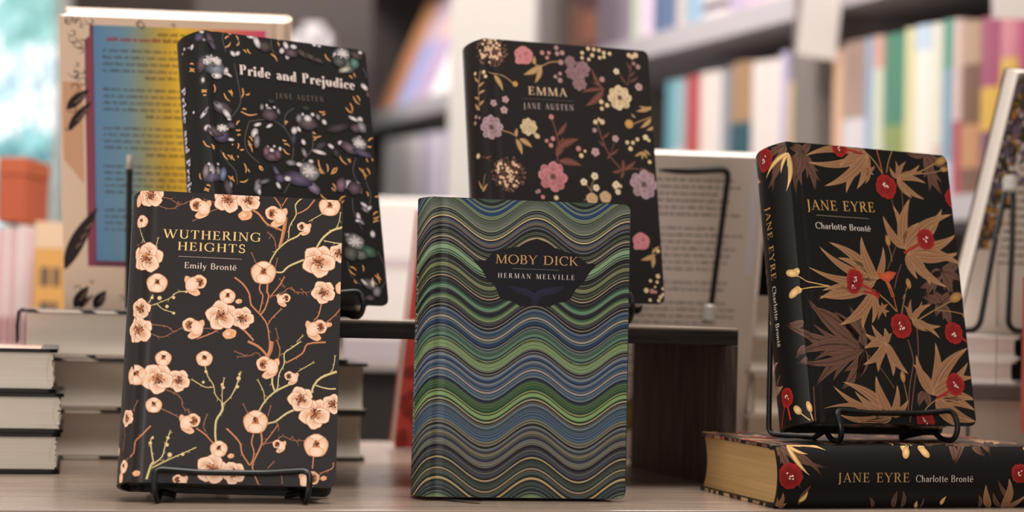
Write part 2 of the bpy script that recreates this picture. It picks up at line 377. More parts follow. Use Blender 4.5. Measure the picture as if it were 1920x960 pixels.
struct(plain('wall_right', (RIGHTX, FRONTY, FLOORZ), (RIGHTX+0.05, BACKY, CEILZ), M_PALE))
struct(plain('wall_front', (LEFTX, FRONTY-0.05, FLOORZ), (RIGHTX, FRONTY, CEILZ), M_PALE))
WX0, WX1, WZ0, WZ1 = -2.55, at(108, 300, BACKY).x, -0.35, 1.75
mb = MB(); mb.box((LEFTX, BACKY, FLOORZ), (WX0, BACKY+0.08, CEILZ)); mb.box((WX1, BACKY, FLOORZ), (RIGHTX, BACKY+0.08, CEILZ))
mb.box((WX0, BACKY, FLOORZ), (WX1, BACKY+0.08, WZ0)); mb.box((WX0, BACKY, WZ1), (WX1, BACKY+0.08, CEILZ))
struct(mb.build('wall_back', M_WALL))
wf = MB()
for a, b in (((WX0, BACKY-0.03, WZ0), (WX0+0.05, BACKY+0.05, WZ1)), ((WX1-0.01, BACKY-0.04, WZ0), (WX1+0.035, BACKY+0.05, WZ1)), ((WX0, BACKY-0.03, WZ0), (WX1, BACKY+0.05, WZ0+0.05)), ((WX0, BACKY-0.03, WZ1-0.05), (WX1, BACKY+0.05, WZ1))): wf.box(a, b, bev=0.004)
wfo = struct(wf.build('window_1', mat('window frame paint', 'c9c6c2', 0.5)))
gm = bpy.data.materials.new('window glass'); gm.use_nodes = True; gb = gm.node_tree.nodes['Principled BSDF']
gb.inputs['Transmission Weight'].default_value = 1; gb.inputs['Roughness'].default_value = 0; gb.inputs['IOR'].default_value = 1.0
plain('window_pane', (WX0+0.04, BACKY+0.010, WZ0+0.04), (WX1, BACKY+0.013, WZ1-0.04), gm, parent=wfo)
# trees beyond the window
def tree(px, py, Y, r, label, n, col, seed):
    rnd = random.Random(seed); c = at(px, py, Y); t = thing('tree', label, 'tree', (c.x, c.y, FLOORZ-0.3), group=None)
    mb = MB(); h = c.z-FLOORZ+0.3
    mb.tube([(0, 0, 0), (0.05, 0, h*0.6), (0, 0.05, h)], [0.03, 0.02, 0.01], 8); mb.build('trunk', mat('bark', '9a8f84', 0.9, noise=0.2, nscale=20), t)
    lf = MB()
    for i in range(n):
        v = Vector((rnd.gauss(0, 1), rnd.gauss(0, 1), rnd.gauss(0, 1))); v = v.normalized()*r*rnd.uniform(0.15, 1)**0.5; v.z += h
        a = Vector((rnd.uniform(-1, 1), rnd.uniform(-1, 1), rnd.uniform(-1, 1))).normalized()*rnd.uniform(0.06, 0.13); b = a.orthogonal().normalized()*a.length*0.45
        lf.add([v-a, v+b+Vector((0, 0.01, 0)), v+a, v-b], [(0, 1, 2, 3)])
    lf.build('foliage', mat(col+' leaf', col, 0.6), t)
tree(70, 0, 8.2, 0.26, 'leafy tree outside the window, its crown cut by the top edge', 90, 'b4dcd8', 3)
tree(10, 120, 9.4, 0.40, 'small pale tree outside the window at far left', 60, 'c0dae4', 5)
tree(70, 345, 7.6, 0.24, 'low teal tree filling the bottom of the window', 260, '9acdd0', 8)
# far end of the room, left of the bookcase
pl = plain('trim_1', (at(624, 50, BACKY).x, BACKY-0.05, FLOORZ), (at(660, 50, BACKY).x, BACKY, CEILZ), mat('pilaster paint', 'b0a396', 0.7)); struct(pl)
pl = plain('trim_2', (at(661, 50, BACKY).x, BACKY-0.02, FLOORZ), (at(800, 50, BACKY).x, BACKY, CEILZ), mat('brown panel', '8a6d5e', 0.7)); struct(pl)

# ---------------------------------------------------------------- the long bookcase
BO, BE = Vector((at(1505, 600, 1.75).x, 1.75, 0)), Vector((-0.38, 0.925, 0)).normalized(); BN = Vector((-BE.y, BE.x, 0))
if BN.y > 0: BN = -BN
# local frame of the bookcase: x along it (away from the camera), y into it, z up
BM = Matrix(((BE.x, -BN.x, 0), (BE.y, -BN.y, 0), (0, 0, 1)))
def sx(px, py=600):
    d = at(px, py, 0)-Vector((0, -CAMD, CAMH)); o = Vector((0, -CAMD, 0)); nn = Vector((-BE.y, BE.x))
    k = (Vector((BO.x-o.x, BO.y-o.y)).dot(nn))/(d.x*nn.x+d.y*nn.y); p = Vector((o.x+d.x*k, o.y+d.y*k)); return (p-Vector((BO.x, BO.y))).dot(Vector((BE.x, BE.y)))
bc = thing('bookcase', 'long grey bookcase with dark shelves full of books, running back along the right', 'bookcase', (BO.x, BO.y, FLOORZ), BM)
M_SHELF = mat('grey shelf paint', 'a8a2a6', 0.55); M_DARK = mat('bookcase inside', '0a0807', 0.9, spec=0.1)
def bpart(name, a, b, m, label=None): return plain(name, (a[0], a[1], a[2]-FLOORZ), (b[0], b[1], b[2]-FLOORZ), m, parent=bc, label=label)
S0, S1, BD = -0.85, 2.45, 0.30
bpart('back_panel', (S0, BD, FLOORZ), (S1, BD+0.02, 1.6), M_DARK, 'dark back panel')
for a, b in ((-0.035, 0.035), (S0-0.03, S0), (S1, S1+0.03), (1.0, 1.05)): bpart('upright', (a, -0.005, FLOORZ), (b, BD, 1.6), mat('upright paint', '736a66', 0.5))
SHZ = [(0.600, 0.640), (0.265, 0.300), (-0.10, -0.065), (-0.46, -0.425), (-0.74, -0.66)]
for z0, z1 in SHZ+[(1.02, 1.06), (1.57, 1.6)]: bpart('shelf', (S0, 0, z0), (S1, BD, z1), M_SHELF)

def spine_book(name, label, s0, s1, z0, h, depth, col, group, y0=0.015, lean=0.0, bands=(), cat='book', top=None):
    """an upright book on the bookcase, spine out: cover with rounded spine, page block"""
    t = thing(name, label, cat, BO+BM @ Vector((s0, y0, z0)), BM, group)
    def mute(x): v = [int(x[j:j+2], 16) for j in (0, 2, 4)]; g = sum(v)/3; return tuple((q*0.84+g*0.16)*0.94 for q in v)
    col = mute(col); bands = [(b0, b1, mute(b2)) for b0, b1, b2 in bands]; wd = s1-s0; mb = MB(); n = 8; pr = []
    for i in range(n+1):
        x = wd*i/n; pr.append((x, -0.006*math.sin(math.pi*i/n)))
    pr += [(wd, depth), (wd-0.003, depth), (wd-0.003, 0.004), (0.003, 0.004), (0.003, depth), (0, depth)]
    zs = [0, h]; cs = []
    k = len(pr); lev = sorted(set([0.0, 1.0]+[b for bb in bands for b in bb[:2]]))
    for a, b in zip(lev[:-1], lev[1:]):
        cc = col
        for bb in bands:
            if bb[0] <= (a+b)/2 <= bb[1]: cc = bb[2]
        vs = [(x, y, h*a) for x, y in pr]+[(x, y, h*b) for x, y in pr]
        mb.add(vs, [(i, (i+1) % k, k+(i+1) % k, k+i) for i in range(k)], lin(cc))
    mb.add([(x, y, h) for x, y in pr[:n+1]]+[(wd, 0.004, h), (0, 0.004, h)], [tuple(range(n+3))], lin(col))
    mb.build('cover', print_mat('book jacket', 0.45, 0.15), t)
    plain('page_block', (0.003, 0.006, 0.004), (wd-0.003, depth-0.004, h-0.004), page_mat('pages cream', 'd8cdbd'), parent=t)
    return t
# lower right bay: what stands between the two uprights and beyond, (px left, px right, top y, spine colour, bands, words)
def row(L, zbase, group, dep, extra=''):
    for (x0, x1, ty, col, bands, words) in L:
        a, b = sorted((sx(x0), sx(x1))); s = (a+b)/2; P = BO+BE*s; d = P.y+CAMD
        px = (x0+x1)/2; zt = (at(px, ty, P.y)).z
        spine_book('book', words, a+0.0006, b-0.0006, zbase, max(0.1, zt-zbase), dep, col, group, bands=bands)
Z1 = 0.3005
row([(1226, 1243, 152, '5f9fae', [(0, .45, 'c9b6c8')], 'teal and lilac book at the far left end of the lower shelf'),
 (1243, 1262, 148, '8fb0b8', [(0, .5, 'd0bcc8')], 'pale blue book with a lilac foot left of the red book'),
 (1262, 1290, 142, 'b84a4c', [], 'red book on the lower shelf between pale books'),
 (1290, 1310, 135, 'e0cfc6', [], 'cream white book right of the red book'), (1310, 1330, 132, 'dccdc8', [], 'second off-white book right of the red book'),
 (1330, 1346, 128, '8a8e98', [(0, .35, 'd8b858')], 'slate book with a yellow foot on the lower shelf'),
 (1346, 1386, 116, '2e5560', [(.6, 1, 'a5805e'), (.05, .25, '4b7a66')], 'thick teal book with a tan head on the lower shelf'),
 (1386, 1414, 114, 'ded0ca', [], 'thick white book right of the teal and tan book'), (1414, 1440, 110, 'e2d2cc', [(0, .25, 'e8c2b8')], 'white book with a pinkish foot near the post'),
 (1440, 1455, 96, 'b9afd0', [], 'tall lilac book near the grey post'), (1455, 1474, 152, 'e2b96c', [], 'short yellow book against the grey post')], Z1, 'books on the lower shelf left of the grey post', 0.2)
row([(1538, 1556, 92, 'dcae8e', [], 'peach book just right of the grey post'), (1556, 1600, 76, 'a98d80', [(.3, .52, 'd2cad0'), (.1, .3, '5f78a4'), (0, .1, 'd8ccd0')], 'thick brown book with white and blue blocks on its spine'),
 (1600, 1612, 70, '8fa8c8', [], 'thin sky blue book left of the green book'), (1612, 1632, 66, 'cfd2bc', [(.8, 1, 'd9a090')], 'pale green-white book with a pink head'),
 (1632, 1672, 62, '4f8a72', [(0, .45, '8a9a5c')], 'thick green book fading to olive on the lower shelf'),
 (1672, 1690, 52, 'd8cfa0', [], 'cream-yellow book right of the green book'), (1690, 1722, 46, 'e6e0d4', [(.85, 1, 'b8cce0')], 'white book with a sky blue head'), (1722, 1742, 42, 'ded8c8', [(0, .3, 'd9bfb4')], 'ivory book left of the teal-headed book'),
 (1742, 1764, 36, '7fa0b8', [(.72, 1, '5f9c8c'), (0, .2, 'b8c6d8')], 'blue-grey book with a teal head'), (1764, 1778, 34, 'd8b8b0', [(0, .42, 'b84e58')], 'pinkish book with a red foot'),
 (1778, 1814, 38, '7a5a4a', [(.75, 1, 'b09078'), (.15, .4, 'c08a60')], 'thick brown book on the lower shelf'),
 (1814, 1850, 30, 'a0506c', [(.35, .6, 'd8a848'), (.1, .35, '7a4a6a')], 'magenta and yellow book with a worn look'), (1850, 1884, 24, 'c87a88', [(.3, .75, 'dcae50')], 'pink book with a broad yellow block'),
 (1884, 1925, 16, 'b4446e', [(.2, .5, '7a4a78')], 'bright magenta book at the right edge')], Z1, 'books on the lower shelf right of the grey post', 0.2)
Z2 = 0.6405
row([(1042, 1066, -90, '4a3430', [(0, .5, '7a4a3a')], 'dark brown book left end of the top shelf'), (1066, 1092, -95, '5a3434', [(.1, .4, '9a5a44')], 'rust brown book on the top shelf'),
 (1092, 1128, -100, '7a6878', [], 'thick mauve grey book on the top shelf'), (1128, 1160, -100, '8a7a8c', [], 'greyish lilac book on the top shelf'), (1160, 1170, -100, 'b8c8a8', [], 'thin pale green book on the top shelf'),
 (1170, 1198, -105, 'dcc6d8', [], 'pinkish lilac book on the top shelf left of the blue one'), (1198, 1242, -110, '5a7096', [], 'thick blue book on the top shelf'), (1242, 1258, -110, 'c9b8b0', [], 'beige book right of the blue one on the top shelf'),
 (1258, 1290, -120, '8fb0c8', [(.4, 1, 'd8c8c0')], 'light blue and cream book on the top shelf'), (1290, 1340, -120, 'dccfd2', [(.1, .2, '5a525a')], 'white book with a dark label on the top shelf'), (1340, 1376, -125, 'b8a4c4', [], 'lilac book on the top shelf'),
 (1376, 1410, -130, 'd9b0c8', [], 'pink book on the top shelf'), (1410, 1470, -135, 'd8ccc8', [], 'thick off-white book on the top shelf by the post')], Z2, 'books on the top shelf', 0.2)
row([(702, 722, 262, 'e2d8d4', [], 'white book at the far end of the far bay'), (722, 748, 258, 'ddd2cc', [], 'off-white book in the far bay'), (748, 770, 255, 'e6dedc', [], 'bright white book in the far bay'), (770, 792, 250, 'c6b6d2', [], 'lilac book in the far bay'), (792, 808, 248, 'e0d6de', [], 'pale pink-white book in the far bay'), (808, 832, 244, 'b9a6cf', [], 'violet book at the near end of the far bay')], Z1, 'books in the far bay', 0.2)
# magazines facing out, leaning on the back of the top shelf in the far bay
def magazine(x0, x1, ty, col, label, c2):
    a, b = sorted((sx(x0), sx(x1))); wd = b-a; P = BO+BE*((a+b)/2); h = 0.30
    t = thing('magazine', label, 'magazine', BO+BM @ Vector((a, 0.02, 0.6415)), BM, 'magazines leaning in the far bay')
    mb = MB(); dy = 0.13
    def q(u, v): return (u*wd, dy*v, h*v)
    mb.add([q(0, 0), q(1, 0), q(1, .55), q(0, .55)], [(0, 1, 2, 3)], lin(col)); mb.add([q(0, .55), q(1, .55), q(1, 1), q(0, 1)], [(0, 1, 2, 3)], lin(c2))
    o = [(x, y+0.006, z) for x, y, z in (q(0, 0), q(1, 0), q(1, 1), q(0, 1))]
    mb.add(o, [(3, 2, 1, 0)], lin(col)); e = [q(0, 0), q(1, 0), q(1, 1), q(0, 1)]+o
    mb.add(e, [(0, 4, 5, 1), (1, 5, 6, 2), (2, 6, 7, 3), (3, 7, 4, 0)], lin('e0d8d0'))
    mb.build('cover', print_mat('book jacket', 0.45, 0.15), t)
magazine(684, 712, 20, 'e89a68', 'orange magazine leaning back, farthest left in the far bay', 'd99a6a')
magazine(714, 744, 20, '9a9cc8', 'blue-lilac magazine leaning back beside the orange one', 'c4a8b4')
magazine(746, 776, 20, 'b49ab8', 'mauve magazine leaning back in the far bay', 'dcb8ac')
magazine(778, 812, 20, 'ece6e2', 'white magazine leaning back beside the white pillar', 'e8dcd8')
# hanging paper price cards
def card(px0, px1, py0, py1, s, tilt, label):
    P = BO+BE*s-BN*-0.0; Y = P.y-0.11; a = at(px0, py1, Y); b = at(px1, py0, Y); c = (a+b)/2
    t = thing('paper_sign', label, 'sign', c, Matrix.Rotation(0.25, 3, 'Z') @ Matrix.Rotation(tilt, 3, 'Y'), 'white paper signs on the bookcase')
    hw, hh = (b.x-a.x)/2, (b.z-a.z)/2; mb = MB(); mb.box((-hw, -0.0006, -hh), (hw, 0.0006, hh)); mb.build('sheet', mat('paper white', 'd6ccc8', 0.7), t)
card(1499, 1580, -60, 108, 0.02, 0.10, 'white paper sign hanging on the grey post of the bookcase')
card(1854, 1945, -70, 34, -0.47, -0.06, 'white paper sign hanging at the top right corner')
# white square pillar in front of the bookcase
ca, cb = at(834, 400, 2.35), at(1000, 400, 2.35)
plr = thing('pillar', 'white square pillar standing in front of the bookcase', 'pillar', ((ca.x+cb.x)/2, 2.35, FLOORZ), Matrix.Rotation(-0.10, 3, 'Z'))
hw = (cb.x-ca.x)/2; plain('shaft', (-hw, 0, 0), (hw, 2*hw*1.15, CEILZ-FLOORZ-0.002), mat('pillar paint', 'bab4af', 0.6), bev=0.008, parent=plr)
plain('base', (-hw-0.015, -0.015, 0), (hw+0.015, 2*hw*1.15+0.015, 0.1), mat('pillar paint', 'bab4af', 0.6), bev=0.004, parent=plr)
# white counter under the far bay
ka, kb = at(640, 700, 1.75), at(850, 700, 1.75); kz0, kz1 = at(740, 694, 1.75).z, at(740, 372, 1.75).z
ctr = thing('counter', 'white display counter blurred behind the gap left of the striped book', 'counter', (ka.x, 1.75, FLOORZ)); kw = kb.x-ka.x
plain('body', (0, 0, kz0-FLOORZ), (kw, 0.3, kz1-FLOORZ), mat('white counter', 'ece2de', 0.6), parent=ctr, bev=0.006); plain('toe_kick', (0.02, 0.03, 0), (kw-0.02, 0.28, kz0-FLOORZ-0.0005), mat('counter recess', '241d1a', 0.7), parent=ctr)
plain('trim_band', (-0.002, -0.003, kz0-FLOORZ+0.012), (kw+0.002, -0.0001, kz0-FLOORZ+0.05), mat('counter band', 'b9aeb2', 0.6), parent=ctr); plain('drawer_line', (-0.001, -0.0015, at(740, 500, 1.75).z-FLOORZ), (kw, -0.0001, at(740, 484, 1.75).z-FLOORZ), mat('counter lilac', 'd0bcc4', 0.6), parent=ctr)
# dark cabinet with white things at the far end, left
fc = at(583, 92, 3.2); cab = thing('cabinet', 'dark brown cabinet far back left of the bookcase', 'cabinet', (fc.x, 3.35, FLOORZ))
plain('body', (-0.34, -0.15, 0), (0.11, 0.28, fc.z-FLOORZ), mat('dark cabinet', '3a2e28', 0.6), parent=cab, bev=0.004)
plain('back_board', (-0.34, 0.26, fc.z-FLOORZ), (0.11, 0.28, fc.z-FLOORZ+0.5), mat('dark cabinet', '3a2e28', 0.6), parent=cab)
for i, (px, wd, h) in enumerate(((562, 0.035, 0.05), (586, 0.045, 0.075), (606, 0.03, 0.055))):
    p = at(px, 92, 3.3); t = thing('book', ['small white book on the dark cabinet, leftmost', 'tallest white book on the dark cabinet', 'white book on the dark cabinet, nearest the pale pilaster'][i], 'book', (p.x, 3.3, fc.z+0.0005), group='white books on the dark cabinet')
    mb = MB(); mb.box((-wd/2, 0, 0), (-wd/2+0.003, 0.12, h)); mb.box((wd/2-0.003, 0, 0), (wd/2, 0.12, h)); mb.box((-wd/2, -0.003, 0), (wd/2, 0, h)); mb.build('cover', mat('white jacket', 'd8d0d2', 0.6), t)
    plain('page_block', (-wd/2+0.003, 0.001, 0.002), (wd/2-0.003, 0.118, h-0.003), page_mat('pages cream', 'd8cdbd'), parent=t)

# ---------------------------------------------------------------- display table
TY = 0.2241; TM = Matrix.Rotation(TY, 3, 'Z')
M_WOOD = None
def wood(name, c0, c1, stretch, rough=0.45, scale=9.0, spec=0.2):
    m = bpy.data.materials.new(name); m.use_nodes = True; nt = m.node_tree; b = nt.nodes['Principled BSDF']
    tc = nt.nodes.new('ShaderNodeTexCoord'); mp = nt.nodes.new('ShaderNodeMapping'); mp.inputs['Scale'].default_value = stretch
    nz = nt.nodes.new('ShaderNodeTexNoise'); nz.inputs['Scale'].default_value = scale; nz.inputs['Detail'].default_value = 6; nz.inputs['Roughness'].default_value = 0.62
    r = nt.nodes.new('ShaderNodeValToRGB'); r.color_ramp.elements[0].position = 0.32; r.color_ramp.elements[1].position = 0.68
    r.color_ramp.elements[0].color = lin(c0); r.color_ramp.elements[1].color = lin(c1)
    nt.links.new(tc.outputs['Object'], mp.inputs[0]); nt.links.new(mp.outputs[0], nz.inputs['Vector']); nt.links.new(nz.outputs['Fac'], r.inputs[0]); nt.links.new(r.outputs[0], b.inputs['Base Color'])
    bp = nt.nodes.new('ShaderNodeBump'); bp.inputs['Strength'].default_value = 0.08; bp.inputs['Distance'].default_value = 0.0006
    nt.links.new(nz.outputs['Fac'], bp.inputs['Height']); nt.links.new(bp.outputs[0], b.inputs['Normal']); b.inputs['Roughness'].default_value = rough
    b.inputs['Specular IOR Level'].default_value = spec
    return m
M_TABLE = wood('table laminate', '7a685b', '9a887a', (1.0, 16, 16), 0.26, spec=0.5); M_TLEG = mat('table leg paint', '3a322c', 0.6)
table = thing('display_table', 'grey-brown wood display table that carries the books', 'table', (0, -0.0475, FLOORZ), TM)
mb = MB(); mb.box((-1.15, 0, -FLOORZ-0.03), (1.0, 0.62, -FLOORZ), bev=0.0012); mb.build('tabletop', M_TABLE, table)
for x in (-1.1, 0.93):
    for y in (0.03, 0.55): plain('leg', (x, y, 0), (x+0.05, y+0.05, -FLOORZ-0.03), M_TLEG, parent=table)
plain('apron', (-1.05, 0.04, -FLOORZ-0.09), (0.93, 0.06, -FLOORZ-0.03), M_TLEG, parent=table)

# ---------------------------------------------------------------- dark wooden riser
RA = 0.28; RMX = Matrix.Rotation(RA, 3, 'Z'); RTOP = 0.1153
RC = Vector((0.1655, 0.149, 0)); RL, RDp, RTH, RSL = 0.375, 0.200, 0.0125, 0.0095
M_RISER = wood('dark riser wood', '1a1512', '372e28', (2, 22, 22), 0.6); M_RPAN = wood('dark riser panel wood', '2c2420', '5a4c42', (22, 22, 2), 0.6); M_RTOP = wood('riser edge highlight', '84776a', 'a39484', (2, 20, 20), 0.55)
riser = thing('display_riser', 'dark brown wooden riser bench behind the front books', 'riser', RC-RMX @ Vector((RL, 0, 0)), RMX)
mb = MB(); mb.box((0, 0, RTOP-RTH), (RL, RDp, RTOP-0.0018), bev=0.0006); tb = mb.build('top_board', M_RISER, riser)
mb = MB(); mb.box((0, 0.0002, RTOP-0.0018), (RL, RDp, RTOP), bev=0.0004); mb.build('top_facing', M_RTOP, tb, 'pale top facing painted as an edge highlight')  # pale colour paints a highlight along the riser's top edge
for x in (0.0, RL-RSL):
    mb = MB(); mb.box((x, 0, 0), (x+RSL, RDp, RTOP-RTH-0.0002), bev=0.0006); ep = mb.build('end_panel', M_RPAN, riser)

# measured artwork, millimetres on each case
PLUM_FLOWERS = [('o',5.3,191.8,8.1),('p',-4.3,188.3,4.3),('c',-0.4,173.3,4.5),('o',5.1,148.8,9.7),('s',37.9,184.4,7.4),('o',55.7,191.8,9.3),('o',69.5,191.4,7.6),('b',67.7,181,4.9),('s',88.2,181.3,7.7),('c',123.6,190.2,7),('s',107,173.7,4.9),('o',117.4,151.4,10.6),('o',130.8,157.6,6.4),('c',81.1,141.8,8),('c',12.2,131.5,6.6),('s',37,131.5,7.5),('q',2.4,113.9,6.9),('o',2.1,99.6,8.5),('c',58.2,124.6,5.1),('o',54.7,111.4,9.6),('o',68.5,110.3,7.3),('b',65.7,121.5,2.3),('b',60.6,99.3,4.7),('s',37,102.2,7.4),('s',94.9,123.9,4.8),('q',121.1,130.2,8.2),('p',132.1,133.6,4.1),('s',117.1,104.4,7.5),('b',125.3,108.2,2.3),('c',18.8,81.2,5.1),('c',1.9,69.5,6.8),('o',15.6,67.8,9.7),('o',29.1,66.8,7.1),('c',45.1,82,5.2),('c',14.3,50.1,5.1),('q',-3.7,41.7,5.9),('s',37.6,39.1,7),('s',86.3,77.9,7.8),('s',101.9,71.3,4.8),('q',108.3,57.5,8.6),('o',117.6,48.1,9.7),('o',129.2,54.8,6.4),('c',79.7,41.3,7.7),('c',119.3,27.1,7.7),('s',95.6,26,4.5),('p',-15,21.6,2.8),('c',-4.6,10.2,4.5),('p',-7.6,3.2,3.8),('b',5.6,5.7,2.6),('c',56.9,22.9,5.4),('o',53.1,9.9,9.5),('o',66.9,7.5,7.2),('b',64.8,18.6,2.2),('s',33.4,1,5),('s',115.5,3.9,6.9),('b',124.7,5.8,2.2)]
PLUM_BRANCHES = [('b',0.7,12.4,190.6,17.9,189.8,24.7,186.1,32.2,190),('b',0.5,8.9,185.2,18.3,182.8,24.7,186.1),('b',0.7,40.9,190.4,47.6,189),('b',0.9,44.6,182.5,52.1,185.8),('b',0.8,38.2,178.1,32.9,174.9),('r',2,72,185.1,76.5,182.4,82.3,175.7,90.1,172.6,93.5,171.1),('r',3.3,94.3,181,93.9,174.6,92.6,166.4,91.1,159.9),('r',1.1,86.6,194.6,91.3,187.3,89.9,180.8),('r',0.9,94.9,194.5,91.8,188.5),('y',1.1,105,195.1,100.7,190.1,101.4,183.1,97.3,174.7,97,166.6),('r',1.3,113.4,194.3,108.5,187.6,102,183.7),('y',0.8,118.7,184.6,109.9,178.9),('y',1.5,105.2,171.1,102.5,168,96,164.2,89,156.9,84.4,147.5),('b',0.9,83.6,169.4,87.6,165,89,158.1),('y',2,133.5,176,125.7,173.3,119.2,167.1,115.5,160.5,112.8,156.9),('y',1.7,107.4,152,97.6,147,93.4,142.7,87.9,143),('y',1.1,133.8,164.4,128.2,164.7,120.3,166),('y',0.8,131,185.3,130,178.8,127.9,174.6),('b',0.8,73.2,154.4,76.1,148.2),('b',0.8,89.8,151.2,88.9,145.4),('r',1.5,62.3,137.8,68.5,133,72.6,126.3,73.9,119.6,80.2,113,84.8,106.5,86.8,95.3),('r',1.3,79.4,134.6,79,130,81.4,125.6,79.6,115.3),('r',1.5,84.3,136,84,129.1,85.2,125.8,82.8,116.6,80.2,113),('r',1.1,94.6,138.8,91.5,132.9,86.3,125.8),('b',0.9,86.3,125.8,93.9,128.4,98.1,132.1,103.7,129.5,111.4,129.8),('r',1,93.2,117,87.9,111.1,85.3,106.5),('r',1.1,119.9,122.2,118.5,114.7,115.3,110.6),('r',1,132.2,118.7,128.4,114,123,109.2),('y',0.9,31.3,126.7,25.4,125.9,20.3,121.2,8.7,116.1),('y',0.7,9.5,122.4,7.6,117.8),('y',0.8,13.5,116.9,17.4,113.7,23.9,112.3),('b',0.8,11.5,103.4,20.1,102.6,24.6,99.4,29.8,102.4),('b',0.8,9.7,97.7,17.3,95.2,24.6,99.4),('b',0.8,42.7,102.4,53.5,102.3),('r',1.1,40.8,95.6,49.3,99.3,53.5,102.3),('r',2,66.4,104.6,70.8,101.4,76.5,95.4),('y',0.7,-2,170.2,0.9,162.9,2.7,159),('b',0.5,2.1,158.9,-3.7,156.8),('y',0.5,11.2,161.7,10.4,157.1),('b',0.7,90.9,103.3,92.8,96.6),('y',0.8,108,99.5,104.8,96),('b',0.7,100.3,132.2,104.9,127.8),('b',0.5,107,131.3,110.4,128),('b',0.5,23,187.1,21.5,183.6),('b',0.5,92.4,137.5,95.4,131.9),('b',0.5,85.3,167.7,83.8,165.3),('r',2.2,72.8,94.7,79.7,91.5,84.3,87.1,86.1,83.7),('r',3.8,88,95.3,87.6,89.5,85.6,84.2),('r',0.9,91.9,95.5,93.8,89.8,92.9,83.3),('b',0.8,65.3,87.5,73.2,84.9,78.7,87.4,82.2,83.5),('b',0.6,67.1,84.1,73.2,84.9),('y',1.1,106.5,95.5,101,91.2,96.7,87.5,96.9,80.6,93.8,73.6,93,64.3,90.8,62),('r',1.6,123.5,96.2,111.7,94.5,108.5,88,98,81.2),('y',0.8,115.4,81.9,106,75.8),('y',1.6,100.7,66.9,91.9,62,85.5,55.5,81.3,47.9),('y',1.7,89.8,74.6,89.5,67.7,91.4,62),('y',0.8,80.5,68.5,84.1,61.7,84.9,56),('y',2,131.4,76.7,121.3,72.3,116.5,66.4,115.5,61.7),('y',1.3,131.1,65.2,125.5,65,117.6,67),('y',0.8,130,86.5,129.1,79.5,126.9,75.4),('y',1.8,105.2,50.5,99.1,47.4,92.6,42.1,87.7,40.8),('b',0.8,71.7,52.2,74.7,46.6),('b',0.8,89,51.6,87.5,45.3),('r',1.5,61.3,36.5,66.5,31.6,70.5,26.7,71.9,20.5,77.1,12.8),('r',1.2,78.6,33.1,77.7,27.5,79.6,20.8,77.7,12.9),('r',1.5,83.5,34.4,84.3,27.7,81.8,20.8,78.8,11.8,83.1,0.7),('r',1,93.8,39.3,89.6,32.9,85.4,27.1),('b',0.8,85.4,27.1,93.1,29.1,97.4,32.6,104.2,30,112,30.2),('b',0.9,91.9,15,88.7,11.5),('b',0.7,97.7,6.7,98.5,1.2),('r',1.1,117.8,19.7,117.5,11.8),('r',1,130.8,15,129.8,12.2,123.2,9.2,121.6,6.3),('b',0.9,21.2,60.6,28.4,58,31.9,54.2,32.7,49.7,37.2,46.4),('b',0.9,19.1,48,26.3,44.9,30.3,42.8,32,40.6),('b',0.8,36.6,47.5,37.3,44.2),('r',1.3,42.1,35.9,47.8,32.1,53.5,26.1),('b',0.9,48.3,44.5,46.4,37.7,48.2,33.8),('y',1,45.7,77.5,47.7,70.7,51.8,64.5,53.2,58.3,57.8,53.4),('y',0.9,38.4,67.5,46.4,63.2,51.9,63.4),('y',0.9,58.3,68.8,57.5,61.9,57.8,53.4),('y',1.1,68.7,73.2,66.7,65.7,63.2,57.5,58.4,52.3),('y',2,57.8,53.4,58.1,48.3,54.5,41.4,54.3,32.3,55.2,26.2),('r',1.3,13.1,36.6,8,30.8,3.9,26.2,3.2,18.4,-1.4,14),('b',0.7,3.6,52,1.2,45.7),('b',0.4,-7.3,35.5,-5.2,29,-7.9,20.5),('y',1.8,12.2,2,14.5,11,16,13.2),('y',1.1,16,13.2,14.5,19.9,13.6,27.6,15.1,29.9),('y',1.1,15.5,11.6,21.2,16.7,23,24.6,25.8,34.2),('y',1.1,16.1,9.9,24.6,14.6,33.1,18.8,42.7,23.5),('b',0.6,104.1,31.7,107.6,28.4),('b',0.6,93.8,40.4,95,37.1)]
PLUM_BUDS = [(14.3,121.5,1.5),(9.5,121.6,1.1),(23.4,122.2,1.1),(19.4,116,1.2),(24,111.7,1),(31.3,126.5,0.9),(45.1,66.4,1),(46.5,73.5,1.1),(57.3,65.3,1.1),(58,63.3,1.2),(67.7,69.7,1.5),(67,64.2,1.3),(13.4,25.4,1.2),(23.9,24.6,1.3),(24.4,29.1,1.1),(26,18.2,1.6),(34.2,18.8,1.2),(68.1,72.6,0.9),(14.6,28.8,0.9)]
TITLE_WUTH = ([('WUTHERING',14.7,162.7,78.7,163.1,5.96),('HEIGHTS',24.2,154.7,68.8,154.8,5.72),('Emily Brontë',29.2,142.6,63.2,142.5,4.10)], (25.1,150.5,66.4,150.4))
TITLE_JANE = ([('JANE EYRE',11.2,147,66.5,148.6,7.15),('Charlotte Brontë',16.7,134,61.2,134.4,4.42)], (18.1,143.5,60.6,143.6))
TITLE_MOBY = ([('MOBY DICK',42.4,152.8,97.5,152.9,5.83),('HERMAN MELVILLE',44,143.4,95.3,143.4,3.15)], (53.6,149.7,84.7,149.6))
TITLE_EMMA = ([('EMMA',33,154.2,63.5,154.5,6.15),('JANE AUSTEN',28.7,143.4,68.5,144,4.33)], (27.5,150.9,69,151.3))
TITLE_PRIDE = ([('Pride and Prejudice',26,164.4,120.1,162.6,7.56),('JANE AUSTEN',53.7,149.7,92.7,150.5,3.80)], None)
